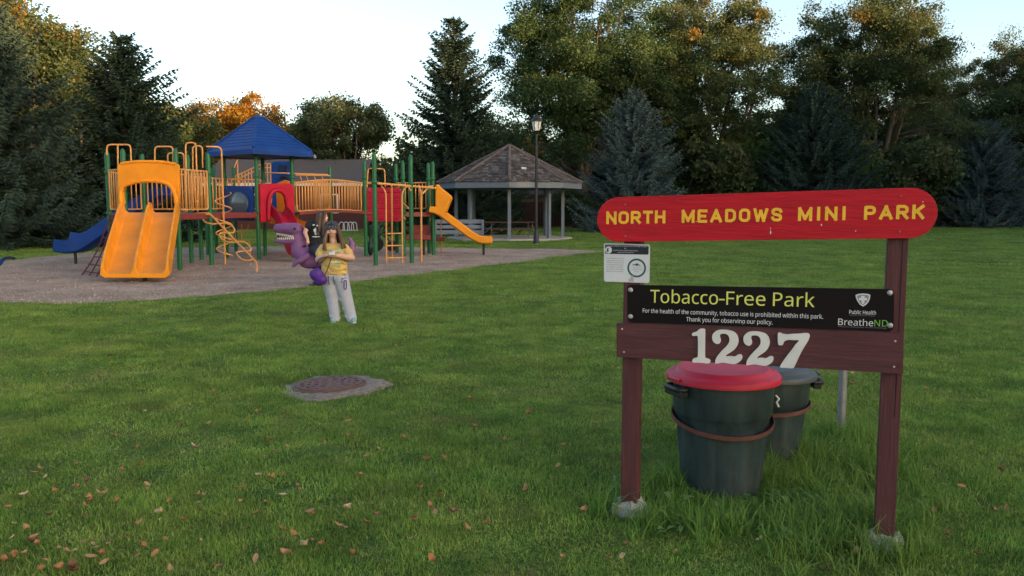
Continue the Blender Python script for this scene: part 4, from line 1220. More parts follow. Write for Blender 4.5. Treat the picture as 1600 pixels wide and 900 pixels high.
# tan tubes: hand loops, overhead rail, ladder, fire pole
def tubes(name, paths, r=.021, m=None, rad=.10):
    out = []
    for pp in paths:
        out.append(obj(name, MB().tube(fillet(pp, rad), r, 8), m or M_tan, PS, True))
    return out
def pp(pts, Y): return [P(x, y, Y) for x, y in pts]
tubes('hand_loop', [pp([(167, 242), (167, 226), (204, 226), (205, 255)], 21.25), pp([(184, 226), (185, 324)], 21.2),
                    pp([(242, 256), (242, 229), (270, 229), (271, 264)], 23.1), pp([(262, 258), (262, 239), (287, 239), (288, 268)], 23.3),
                    pp([(292, 331), (290, 223), (306, 223), (309, 331)], 22.25), pp([(317, 262), (316, 228), (301, 228), (302, 330)], 22.45),
                    pp([(573, 300), (575, 263), (601, 264), (602, 292)], 26.4), pp([(366, 262), (371, 249), (372, 290)], 28.9)])
# spiral climber
sq = G(352, 413)
spc = obj('spiral_climber', MB().tube(fillet([P(322, 229, 22.45), P(346, 229.5, 22.6), sq + Vector((0, 0, 2.4)), sq], .14), .024, 8), M_tan, PS, True)
hel = [sq + Vector((.21 * math.cos(a), .21 * math.sin(a), 1.95 - 1.72 * a / (2 * PI * 4))) for a in [2 * PI * 4 * i / 90 for i in range(91)]]
obj('spiral_coil', MB().tube(hel, .019, 6), M_tan, spc, True)
# loop climber
def lc(x, y):
    f = (y - 333) / (414 - 333); return P(x, y, 22.2 - 1.9 * max(0, min(1.06, f)))
lm = obj('loop_climber', MB().tube([P(303, 334, 22.3), P(322, 333, 22.25)] + spline([lc(328, 334), lc(362, 370), lc(395, 404), lc(401, 413), G(401, 425)], 6), .026, 8), M_tan, PS, True)
for lp_ in ([(330, 335), (318, 335.5), (314.5, 338), (316, 342), (322, 347.5), (333, 350), (342, 349)], [(342, 349), (353, 349), (363, 353.5), (366.8, 360), (364, 363.5), (356, 364)],
            [(356, 364), (346, 364), (342.5, 367), (348, 374.5), (358, 378.5), (370, 378.6)], [(370, 377.4), (383, 378.6), (391.5, 387), (392, 390.5), (389, 392.3), (383, 392.4)],
            [(383, 392.7), (373, 393), (370, 396.5), (377, 404.5), (387, 407), (395, 405.5)]):
    obj('loop', MB().tube(spline([lc(x, y) for x, y in lp_], 5), .02, 7), M_tan, lm, True)
# panel bolts
for (x, y, A_, B_, par) in [(x, y, rL, rF, bpan) for x in (353.5, 392.5) for y in (294, 341)] + [(x, y, tA, tC, wpan) for x in (577, 625) for y in (296.5, 343)]:
    nb_ = nrm_of(A_, B_); obj('bolt', MB().lathe([(.022, 0), (.022, .008), (.012, .016)], PL(x, y, A_, B_, .052), 8, nb_.to_track_quat('Z', 'Y').to_matrix()), M_galv, par, True)
# small climber below the blue panel
tubes('step_loop', [pp([(388, 350), (388, 359), (368, 361), (368, 373), (372, 376), (388, 375), (391, 382), (391, 398)], 26.2), pp([(378, 350), (378, 376)], 26.2)], .018)
# rope net
nt0 = [hA.lerp(hB, t) + Vector((0, 0, 1.38)) for t in (.06, .28, .5, .72, .94)]
nt1 = [G(128 + 46 * t, 430 + 5 * t) for t in (0, .25, .5, .75, 1)]
def npt(i, f):
    p = nt0[i].lerp(nt1[i], f); p.z -= .16 * math.sin(PI * f); return Vector((p.x, p.y, max(p.z, .01)))
net = obj('rope_net', MB().tube([npt(0, j / 8) for j in range(9)], .017, 6), M_rope, PS, True)
for i in range(1, 5): obj('rope', MB().tube([npt(i, j / 8) for j in range(9)], .017, 6), M_rope, net, True)
for f in (.02, .17, .32, .47, .62, .77, .92): obj('rope', MB().tube([npt(i, f) for i in range(5)], .014, 6), M_rope, net, True)
# overhead rail on the front posts, ladder and poles
oz = 2.20
tubes('overhead_rail', [[P(575, 286, 22.25), P(585, 286, 22.25), P(644, 291, 23.2), P(681, 294, 23.9)], [P(612, 289.5, 22.4), P(622, 289, 25.9)], [P(664, 293, 23.6), P(676, 291, 26.8)]], .032)
tubes('brace', [pp([(594, 288), (603, 299), (604, 412)], 22.55), pp([(629, 411), (628, 300), (636, 291)], 22.9), pp([(637, 291), (642, 298)], 23.1)], .022, None, .12)
lad = obj('ladder_pole', MB().tube([P(612, 289, 22.7), G(613, 409)], .024, 8), M_tan, PS, True)
for y in (365, 384, 403): obj('rung', MB().tube([P(604, y, 22.6), P(628.5, y - .5, 22.85)], .018, 8), M_tan, lad, True)
tubes('fire_pole', [[P(654, 291.5, 23.4), P(658, 299, 23.4), G(658.5, 410)], [P(669, 293, 23.7), P(660, 303, 23.45)]], .028, None, .15)
tubes('stair_rail', [[P(628, 315, 26.3), P(641, 328, 26.0), P(641, 345, 26.0)], [P(628, 336, 26.3), P(634, 343, 26.2)]], .018)
tubes('slide_pole', [[P(689, 336, 27.0), G(690, 396)], [P(673, 294, 27.0), P(673, 345, 27.0)]], .02)
# stepped pods and stairs below the right deck
for (x0, x1, y, Y, th, dd) in ((634, 672, 371, 26.6, .16, .5), (681, 695, 374, 27.4, .12, .45), (630, 640, 357, 27.2, .10, .4)):
    a, b = P(x0, y, Y), P(x1, y, Y)
    obj('step', MB().box(((a.x + b.x) / 2, Y + dd / 2, a.z), (b.x - a.x, dd, th)), M_deck, PS, bevel=.03)
a, b = P(641, 352, 26.9), P(672, 370, 26.9)
obj('stair_riser', MB().box(((a.x + b.x) / 2, 27.1, (a.z + b.z) / 2), (b.x - a.x, .05, a.z - b.z)), M_deck, PS)
obj('step_post', MB().lathe([(.04, 0), (.04, .5)], (-2.85, 26.9, 0), 8), M_dark, PS, True)
# back stairs with slanted rail, and the blue panel with dark climbing slots
Yb = 29.0
a = [P(366, 276, Yb), P(410, 256, Yb), P(423, 256, Yb)]
sr = obj('stair_railing', MB().tube(a, .024, 8), M_tan, PS, True)
lo = [P(366, 282, Yb), P(410, 262, Yb), P(423, 262, Yb)]
obj('lower_rail', MB().tube(lo, .018, 6), M_tan, sr, True)
for i in range(12):
    x = 368 + i * 4.95; yt = 275.5 - min(44, x - 366) * (20 / 44)
    top = P(x, yt, Yb); o = bpy.data.objects.new('bar', bar_me); link(o, sr)
    o.location = Vector((top.x, top.y, 1.42)) - ORG[PS.name]; o.scale = (1, 1, top.z - 1.42)
bp2 = obj('climbing_wall', MB().prism([P(x, y, Yb) for x, y in ((424, 254), (430, 252), (456, 252), (459, 256), (459, 330), (424, 330))], (0, .06, 0)), M_blue, PS, bevel=.015)
M_navy = mat('dark_navy_recess', (0.006, 0.010, 0.030), .6, .2, 5)
for (x, y0, y1) in ((437.5, 268, 257), (446, 270, 258)):
    obj('slot', MB().tube([P(x - 1, y0, Yb - .012), P(x + 2.2, y1, Yb - .012)], .055, 8), M_navy, bp2, True)
obj('slot', MB().tube(spline([P(437, 281, Yb - .012), P(440, 276.5, Yb - .012), P(447, 276.5, Yb - .012), P(450, 281, Yb - .012)], 4), .05, 8), M_navy, bp2, True)
tubes('monkey_bar_rail', [[P(415, 270, 28.6), P(440, 270.5, 28.3), P(512, 273, 28.6)], [P(462, 273.5, 27.9), P(516, 274.5, 28.2)]], .024)
for x in (468, 478, 490, 502): tubes('monkey_bar', [[P(x, 272.5, 28.4), P(x + 3, 281, 28.0)]], .016)
# dark green double-cone spinner under the climbing panel
sx_ = P(579, 392, 26.6)
obj('spinner', MB().lathe([(.03, 0), (.10, .14), (.17, .22), (.17, .34), (.06, .46), (.05, .60), (.12, .72), (.17, .86), (.17, .98), (.05, 1.02), (.03, 1.35)], (sx_.x, 26.6, .0), 14), mat('dark_green_plastic', (.008, .035, .022), .5), PS, True)

# ================================================================== bits round the playground
M_white = mat('white_paint', (0.74, 0.74, 0.73), .5, .06, 5, dirt=.2)
rk = thing('bike_rack', 'white hooped rack on the grass seen beneath the bridge', 'bike rack', (-10.2, 52, 0))
for k, (x, w) in enumerate(((534, 4.5), (541, 5), (548, 5), (553.5, 4.5))):
    c = P(x, 361, 52); hw = w * 52 / FPX
    obj('hoop', MB().tube([(c.x - hw, 52, 0), (c.x - hw * .9, 52, .35)] + [(c.x + hw * .9 * math.cos(a), 52, .35 + .2 * math.sin(a)) for a in [PI - PI * i / 8 for i in range(9)]] + [(c.x + hw, 52, 0)], .028, 7), M_white, rk, True)
obj('foot_rail', MB().tube([(-10.9, 52, .03), (-9.6, 52, .03)], .025, 6), M_white, rk, True)
# blue metal frame standing beyond the right tower
M_dblue = mat('dark_blue_steel', (0.012, 0.030, 0.085), .45, .15, 6)
bf = thing('tricycle', 'dark blue wheeled toy frame parked beneath the red climbing panel', 'tricycle', (-4.5, 29.2, 0))
obj('frame', MB().tube([(-4.75, 29.2, .26), (-4.6, 29.2, .62), (-4.35, 29.2, .42), (-4.2, 29.2, .22)], .03, 8), M_dblue, bf, True)
obj('handlebar', MB().tube([(-4.62, 28.98, .95), (-4.6, 29.2, .92), (-4.62, 29.42, .95)], .022, 8), M_dblue, bf, True)
obj('fork', MB().tube([(-4.6, 29.2, .92), (-4.75, 29.2, .24)], .025, 8), M_dblue, bf, True)
obj('saddle', MB().box((-4.35, 29.2, .56), (.22, .16, .06)), M_dark, bf, bevel=.02)
qx = Matrix.Rotation(PI / 2, 3, 'X')
for (x, y, r) in ((-4.75, 29.2, .24), (-4.2, 29.0, .17), (-4.2, 29.4, .17)):
    w = obj('wheel', MB().lathe([(r, -.03), (r + .012, 0), (r, .03)], (x, y, r + .012), 18, qx), M_dark, bf, True)
# blue spring rider whose curved handle shows at the left edge
rd = thing('spring_rider', 'dark blue curved rider poking in at the left edge of the picture', 'spring rider', tuple(G(-18, 424)))
g0 = G(-18, 424)
obj('rider_body', MB().prism([P(x, y, g0.y - .03) for x, y in ((-44, 402), (-30, 408), (-14, 410), (-3, 408), (4, 402.5), (9, 401), (5, 408), (0, 415), (-10, 420), (-28, 420), (-40, 414))], (0, .06, 0)), M_blue, rd, bevel=.01)
obj('handle', MB().tube(spline([P(0, 409, g0.y), P(7, 403.5, g0.y), P(15, 402.5, g0.y), P(23, 404, g0.y)], 5), .034, 8), M_navy, rd, True)
obj('spring', MB().tube([g0 + Vector((.10 * math.cos(a), .10 * math.sin(a), .02 + .12 * a / 12)) for a in [12 * i / 50 for i in range(51)]], .016, 6), M_dark, rd, True)

# ================================================================== PARK SIGN
U = (SIGN_R - SIGN_L).normalized(); NV = Vector((U.y, -U.x, 0))
U = U * KS; NV = NV * KS
def SW(u, n, z): return SIGN_L + U * u + NV * n + Vector((0, 0, CAM_H - (CAM_H - z) * KS))
def PG(x, y, off): return PL(x, y, SIGN_L, SIGN_R, off * KS)
M_brown = mat('maroon_brown_paint', (0.082, 0.026, 0.030), .62, .26, 3, .35, 9, stretch=(1, 1, 9), dirt=.14, spec=.3)
M_brownp = mat('maroon_brown_post_paint', (0.080, 0.025, 0.029), .62, .26, 4, .45, 10, stretch=(9, 9, .8), dirt=.18, spec=.3)
M_redboard = mat('red_board_paint', (0.42, 0.004, 0.014), .6, .20, 2.5, .35, 8, stretch=(1, 1, 10), dirt=.06, spec=.3)
M_yellow = mat('yellow_sign_paint', (0.80, 0.45, 0.030), .55, .12, 14, .2, 60)
M_black = mat('black_sign_face', (0.009, 0.006, 0.007), .55, .2, 4, spec=.12)
M_lime = mat('yellow_green_print', (0.66, 0.66, 0.14), .5, .05, 10)
M_print = mat('white_print', (0.62, 0.62, 0.64), .5, .04, 10)
M_greenp = mat('green_print', (0.16, 0.42, 0.06), .5, .04, 10)
M_num = mat('white_numeral_paint', (0.64, 0.63, 0.62), .55, .08, 10, .1, 60, dirt=.12)
M_plq = mat('white_plaque', (0.60, 0.61, 0.66), .45, .06, 6, dirt=.08)
M_navyp = mat('dark_navy_print', (0.014, 0.016, 0.030), .45, .1, 6)
M_teal = mat('dark_teal_print', (0.022, 0.085, 0.090), .5, .1, 8)
M_bolt = mat('grey_bolt', (0.40, 0.40, 0.41), .45, .1, 8, metal=.3)
M_greyp = mat('grey_print', (0.22, 0.22, 0.24), .5, .05, 10)
SG = thing('park_sign', 'wooden park sign with red name board and black tobacco-free plaque on two brown posts', 'sign', tuple(SIGN_L))
for u, top in ((0.0, 1.60), (1.268, 1.64)):
    p = SW(u, 0, top); zt_ = p.z
    po = obj('post', MB().box((p.x, p.y, zt_ / 2 - .03), (.087, .087, zt_ + .06), math.atan2(U.y, U.x)), M_brownp, SG, bevel=.004)
    if u > .5:      # crack down the right post
        obj('crack', MB().box(SW(u + .02, .0455, 1.1), (.0025, .002, .95), math.atan2(U.y, U.x)), M_black, po)
    # broken concrete footing
    rg_ = random.Random(int(u * 10) + 4); f = MB(); n = 15
    prof = ((.085, -.03), (.092, .02), (.086, .05), (.070, .07), (.05, .074))
    c = SIGN_L + U * u
    for (r, z) in prof:
        for k in range(n):
            a = 2 * PI * k / n; j = rg_.uniform(.78, 1.22)
            f.v.append((c.x + r * j * math.cos(a), c.y + r * j * math.sin(a), z * rg_.uniform(.75, 1.2)))
    for i in range(len(prof) - 1):
        for k in range(n): f.f.append((i * n + k, i * n + (k + 1) % n, (i + 1) * n + (k + 1) % n, (i + 1) * n + k))
    f.f.append(tuple((len(prof) - 1) * n + k for k in range(n)))
    obj('footing', f, M_conc, SG)
# red board with half-round ends
hr = .1165; cl = (-.181 + hr, 1.5435); crr = (1.425 - hr, 1.582)
outl = [(cl[0] + hr * math.cos(a), cl[1] + hr * math.sin(a)) for a in [PI / 2 + PI * i / 20 for i in range(21)]]
outl += [(crr[0] + hr * math.cos(a), crr[1] + hr * math.sin(a)) for a in [-PI / 2 + PI * i / 20 for i in range(21)]]
RB = obj('name_board', MB().prism([SW(u, .047, z) for u, z in outl], NV * .037), M_redboard, SG, bevel=.003)
# stroke lettering
ST = {
 'N': (.62, [[(0, 0), (0, 1)], [(0, 1), (1, 0)], [(1, 0), (1, 1)]]),
 'O': (.60, [[(.5, 1), (.8, .97), (1, .8), (1, .2), (.8, .03), (.5, 0), (.2, .03), (0, .2), (0, .8), (.2, .97), (.5, 1)]]),
 'R': (.58, [[(0, 0), (0, 1), (.7, 1), (.95, .9), (1, .72), (.95, .55), (.7, .46), (0, .46)], [(.5, .46), (1, 0)]]),
 'T': (.56, [[(0, 1), (1, 1)], [(.5, 1), (.5, 0)]]),
 'H': (.60, [[(0, 0), (0, 1)], [(1, 0), (1, 1)], [(0, .5), (1, .5)]]),
 'M': (.76, [[(0, 0), (0, 1)], [(0, 1), (.5, .1)], [(.5, .1), (1, 1)], [(1, 1), (1, 0)]]),
 'E': (.52, [[(1, 1), (0, 1), (0, 0), (1, 0)], [(0, .5), (.85, .5)]]),
 'A': (.66, [[(0, 0), (.5, 1)], [(.5, 1), (1, 0)], [(.2, .3), (.8, .3)]]),
 'D': (.58, [[(0, 0), (0, 1), (.6, 1), (.9, .88), (1, .7), (1, .3), (.9, .12), (.6, 0), (0, 0)]]),
 'W': (.84, [[(0, 1), (.25, 0)], [(.25, 0), (.5, .85)], [(.5, .85), (.75, 0)], [(.75, 0), (1, 1)]]),
 'S': (.56, [[(1, .80), (.92, .93), (.7, 1), (.3, 1), (.06, .92), (0, .76), (.08, .6), (.3, .53), (.7, .47), (.93, .4), (1, .25), (.94, .08), (.7, 0), (.3, 0), (.08, .07), (0, .2)]]),
 'I': (.02, [[(.5, 0), (.5, 1)]]),
 'P': (.56, [[(0, 0), (0, 1), (.7, 1), (.95, .9), (1, .72), (.95, .55), (.7, .45), (0, .45)]]),
 'K': (.56, [[(0, 0), (0, 1)], [(1, 1), (.06, .42)], [(.35, .6), (1, 0)]]),
}
def letter(ch, u0, cap, zb, th):
    """one painted capital; u0 = left edge of its stroke box"""
    wd, strokes = ST[ch]; mb = MB(); e = 0
    w = wd * cap
    for s in strokes:
        pts = [(u0 + th / 2 + a * w, zb + th / 2 + b_ * (cap - th)) for a, b_ in s]
        cs_ = len(s) > 2
        for i in range(len(pts) - 1):
            (a0, b0), (a1, b1) = pts[i], pts[i + 1]
            L_ = math.hypot(a1 - a0, b1 - b0); dx, dz = (a1 - a0) / L_, (b1 - b0) / L_
            e0 = th / 2 if (i == 0) else 0.0; e1 = th / 2 if i == len(pts) - 2 else 0.0
            if s[0] == s[-1]: e0 = e1 = 0
            a0 -= dx * e0 * .96; b0 -= dz * e0 * .96; a1 += dx * e1 * .96; b1 += dz * e1 * .96
            h = th / 2
            q = [(a0 - dz * h, b0 + dx * h), (a0 + dz * h, b0 - dx * h), (a1 + dz * h, b1 - dx * h), (a1 - dz * h, b1 + dx * h)]
            mb.prism([SW(u, .0842 + e, z) for u, z in q], NV * .0012); e += .00012
            if cs_ and (i < len(pts) - 2 or s[0] == s[-1]):
                c_ = pts[i + 1]
                mb.prism([SW(c_[0] + h * math.cos(k * PI / 5), .0842 + e, c_[1] + h * math.sin(k * PI / 5)) for k in range(10)], NV * .0012); e += .00012
    obj('letter', mb, M_yellow, RB)
    return w + th
TH = .0142
zline = lambda u: 1.5185 + .0247 * (u + .13)
for word, ua, ub, big in (('NORTH', -.132, .178, 1), ('MEADOWS', .261, .747, 1), ('MINI', .820, 1.034, 1), ('PARK', 1.114, 1.370, 1)):
    ws = [ST[c][0] * .066 + TH for c in word]; gap = (ub - ua - sum(ws)) / (len(word) - 1)
    u = ua
    for i, c in enumerate(word):
        letter(c, u, .0665, zline(u), TH); u += ws[i] + gap
for (x, y, w, h) in ((1204, 363, .004, .016), (1204, 357, .003, .005), (1283.5, 351.5, .005, .008), (1337, 361, .004, .004), (1088, 346, .004, .004), (1442, 315.5, .004, .004)):
    c = PG(x, y, .0848); obj('paint_chip', MB().box(c, (w, .001, h), math.atan2(U.y, U.x)), M_print, RB)
for (x, y) in ((977, 319.5), (977, 369), (1408, 306.5), (1406, 362)):
    c = PG(x, y, .0848); obj('nail', MB().lathe([(.005, 0), (.005, .002), (.002, .003)], c, 8, NV.to_track_quat('Z', 'Y').to_matrix()), mat('rusty_pink_nail', (.30, .10, .10), .6), RB)
# number board
NB = obj('number_board', MB().prism([SW(-.071, .047, .997), SW(-.068, .047, .816), SW(1.313, .047, .826), SW(1.31, .047, 1.020)], NV * .037), M_brown, SG, bevel=.003)
for (x, y) in ((972, 514), (975, 550), (1399, 533), (1397, 573)):
    c = PG(x, y, .0848); obj('nail', MB().lathe([(.005, 0), (.005, .002), (.002, .003)], c, 8, NV.to_track_quat('Z', 'Y').to_matrix()), mat('pale_nail', (.45, .36, .33), .6), NB)
one = [(628, 458), (640, 446), (668, 438), (690, 418), (715, 410), (738, 416), (743, 436), (742, 640), (748, 668), (770, 676), (788, 690), (785, 710), (765, 717), (715, 711), (665, 709), (640, 709), (631, 692), (643, 673), (670, 665), (680, 640), (680, 500), (672, 474), (645, 476), (630, 470)]
two = [(805, 492), (811, 460), (840, 432), (880, 421), (930, 422), (985, 435), (1020, 462), (1036, 505), (1030, 550), (1005, 590), (965, 620), (935, 640), (925, 656), (960, 652), (1005, 656), (1030, 641), (1055, 638), (1069, 655), (1062, 685), (1035, 708), (1000, 722), (960, 718), (900, 710), (860, 715), (835, 718), (832, 700), (840, 670), (860, 640), (895, 600), (935, 560), (955, 525), (955, 490), (940, 465), (910, 455), (880, 460), (872, 480), (880, 505), (878, 530), (862, 545), (838, 543), (815, 525)]
sev = [(200, 457), (215, 446), (240, 455), (280, 462), (330, 458), (390, 455), (440, 450), (470, 455), (480, 475), (470, 510), (440, 560), (410, 610), (385, 660), (360, 715), (340, 752), (320, 759), (270, 755), (225, 753), (220, 740), (245, 700), (280, 650), (320, 600), (355, 550), (385, 515), (340, 512), (290, 510), (255, 525), (245, 552), (225, 557), (205, 550), (200, 520)]
def smooth_closed(p, n=3):
    q = [Vector((a, b, 0)) for a, b in p]; m = len(q); out = []
    for i in range(m):
        p0, p1, p2, p3 = q[i - 1], q[i], q[(i + 1) % m], q[(i + 2) % m]
        for j in range(n):
            t = j / n; v = 0.5 * ((2 * p1) + (p2 - p0) * t + (2 * p0 - 5 * p1 + 4 * p2 - p3) * t * t + (3 * p1 - p0 - 3 * p2 + p3) * t ** 3); out.append((v.x, v.y))
    return out
def numeral(px):
    o = obj('numeral', MB().prism([PG(x, y, .0845) for x, y in px], NV * .011), M_num, NB, bevel=.0035, bseg=3)
    return o
z3 = lambda p, dx=0, dy=0: [(970 + (x + dx) / 5.626, 440 + (y + dy) / 5.626) for x, y in smooth_closed(p)]
z4 = lambda p: [(1180 + x / 5.625, 440 + y / 5.625) for x, y in smooth_closed(p)]
numeral(z3(one)); numeral(z3(two)); numeral(z3(two, 274, 15)); numeral(z4(sev))
# lettering from the built-in face
_vs, _ = text_mesh('H'); CAP = max(v[1] for v in _vs)
def put_text(s, u0, u1, zb, slope, cap, n, m, parent, bold=0.0, name='lettering'):
    vs, fs = text_mesh(s, bold)
    x0 = min(v[0] for v in vs); x1 = max(v[0] for v in vs)
    mb = MB(); k = (u1 - u0) / (x1 - x0)
    mb.v = []
    for (x, y, z) in vs:
        u = u0 + (x - x0) * k; mb.v.append(tuple(SW(u, n, zb + slope * (u - u0) + y * cap / CAP)))
    mb.f = fs
    org = ORG[parent.name]
    me = mesh_from(name, [(x[0] - org.x, x[1] - org.y, x[2] - org.z) for x in mb.v], mb.f, m, fixn=False)
    return link(bpy.data.objects.new(name, me), parent)
def rrect(c4, r, n=5):
    """rounded corners for a 4-point outline (u, z)"""
    out = []
    for i in range(4):
        a, b_, c_ = Vector((*c4[i - 1], 0)), Vector((*c4[i], 0)), Vector((*c4[(i + 1) % 4], 0))
        p, q = b_ + (a - b_).normalized() * r, b_ + (c_ - b_).normalized() * r
        for j in range(n + 1):
            t = j / n; v = p * (1 - t) ** 2 + b_ * 2 * t * (1 - t) + q * t * t; out.append((v.x, v.y))
    return out
TP = obj('tobacco_plaque', MB().prism([SW(u, .0465, z) for u, z in rrect([(-.023, 1.200), (-.017, .9985), (1.266, 1.0195), (1.262, 1.223)], .028)], NV * .004), M_black, SG, bevel=.001)
def US(x, y=470): return (PG(x, y, .05) - SIGN_L).dot(U) / KS ** 2
for s_, xa, xb in (('Tobacco', 1016, 1122), ('-', 1123.5, 1132.5), ('Free', 1134.8, 1196), ('Park', 1207.8, 1273)):
    put_text(s_, US(xa), US(xb), 1.1105 + .0145 * (US(xa) - .104), .0145, .0675, .0512, M_lime, TP, 0)
put_text('For the health of the community, tobacco use is prohibited within this park.', .062, .951, 1.0560, .012, .0215, .0512, M_print, TP, .005)
put_text('Thank you for observing our policy.', .289, .716, 1.0215, .012, .0215, .0512, M_print, TP, .005)
put_text('Breathe', 1.020, 1.176, 1.0400, .012, .031, .0512, M_print, TP, .0)
put_text('ND', 1.181, 1.240, 1.0420, .012, .031, .0512, M_greenp, TP, .0)
put_text('Saving Lives, Saving Money. The Voice of the People.', 1.022, 1.238, 1.0305, .012, .0055, .0512, M_greyp, TP, .0)
put_text('Public Health', 1.068, 1.186, 1.0965, .014, .0185, .0512, M_print, TP, .006)
put_text('Prevent. Promote. Protect.', 1.070, 1.184, 1.0875, .014, .0055, .0512, M_greyp, TP, 0)
sh_px = [(882, 118), (900, 110), (945, 104), (990, 108), (1012, 117), (1008, 150), (995, 180), (975, 203), (948, 219), (918, 200), (898, 172), (886, 145)]
def emb(px, n, s=1.0):
    cx_ = 947; cy_ = 155
    return [PL(1180 + (cx_ + (x - cx_) * s) / 5.625, 440 + (cy_ + (y - cy_) * s) / 5.625, SIGN_L, SIGN_R, n) for x, y in px]
eb = obj('emblem', MB().prism(emb(sh_px, .0512), NV * .0004), M_print, TP)
obj('emblem_field', MB().prism(emb(sh_px, .0520, .80), NV * .0004), M_greyp, eb)
cr = [(930, 125), (962, 125), (962, 143), (984, 143), (984, 165), (962, 165), (958, 195), (938, 195), (932, 165), (910, 165), (910, 143), (930, 143)]
obj('emblem_cross', MB().prism(emb(cr, .0528), NV * .0004), M_print, eb)
qn = NV.to_track_quat('Z', 'Y').to_matrix()
for (x, y) in ((985.3, 453), (985.3, 494.5), (1390.5, 457.5), (1390.8, 508.5)):
    obj('bolt', MB().lathe([(.0125, 0), (.0125, .003), (.008, .007), (.001, .008)], PG(x, y, .0507), 12, qn), M_bolt, TP, True)
# white plaque at the left post
WP = obj('grant_plaque', MB().prism([SW(u, .0475, z) for u, z in rrect([(-.152, 1.418), (-.149, 1.213), (.094, 1.2125), (.0945, 1.4145)], .012)], NV * .003), M_plq, SG, bevel=.0008)
hdr = obj('header_panel', MB().prism([SW(u, .0507, z) for u, z in rrect([(-.145, 1.410), (-.145, 1.361), (.088, 1.361), (.088, 1.408)], .008)], NV * .0004), M_navyp, WP)
put_text('A Local, State & Federal Partnership Project', -.137, .082, 1.4005, 0, .0065, .0514, M_print, hdr)
put_text('by', -.040, -.030, 1.3895, 0, .006, .0514, M_print, hdr)
put_text('North Dakota Parks & Recreation', -.098, .030, 1.3775, 0, .0065, .0514, M_print, hdr)
put_text('National Park Service', -.076, .008, 1.3675, 0, .0055, .0514, M_print, hdr)
def disc(name, cu, cz, r0, r1, n, m, par, k=28):
    mb = MB()
    if r0 <= 0: mb.prism([SW(cu + r1 * math.cos(2 * PI * i / k), n, cz + r1 * math.sin(2 * PI * i / k)) for i in range(k)], NV * .0004)
    else:
        for i in range(k):
            a, b_ = 2 * PI * i / k, 2 * PI * (i + 1) / k
            mb.add([SW(cu + r * math.cos(t), n, cz + r * math.sin(t)) for r, t in ((r0, a), (r1, a), (r1, b_), (r0, b_))], [(0, 1, 2, 3)])
    return obj(name, mb, m, par)
disc('round_badge', -.126, 1.3815, 0, .0185, .0514, M_print, hdr)
obj('badge_shape', MB().prism([SW(-.137, .0520, 1.372), SW(-.126, .0520, 1.370), SW(-.126, .0520, 1.394), SW(-.134, .0520, 1.390)], NV * .0003), M_teal, hdr)
ring = disc('round_emblem', .026, 1.290, .040, .050, .0508, M_teal, WP)
obj('mountain_shape', MB().prism([SW(.026 + a, .0509, 1.290 + b_) for a, b_ in ((-.027, .012), (-.015, .021), (-.010, .018), (.002, .026), (.012, .019), (.026, .010), (.010, .014), (.0, .011), (-.012, .015))], NV * .0003), M_teal, ring)
for i, s in enumerate(('The recreation area was', 'supported by the Land', '& Water Conservation', 'Fund which helps', 'provide outdoor', 'recreation and open', 'space for the public.')):
    w = .098 * (.78 + .22 * len(s) / 23); put_text(s, -.090 - w / 2, -.090 + w / 2, 1.335 - i * .0115, 0, .0062, .0509, M_navyp, WP)
for s_, a, b_, zz in (('LAND & WATER', .002, .050, 1.288), ('CONSERVATION', -.002, .054, 1.278), ('FUND', .014, .038, 1.268)): put_text(s_, a, b_, zz, 0, .006, .0509, M_greyp, WP)
put_text('A', -.018, -.012, 1.2265, 0, .006, .0509, M_navyp, WP)
obj('tape_patch', MB().prism([SW(-.017, .0512, 1.217), SW(.012, .0512, 1.217), SW(.010, .0512, 1.248), SW(-.001, .0512, 1.250)], NV * .0003), mat('grey_tape', (.40, .38, .38), .6), WP)

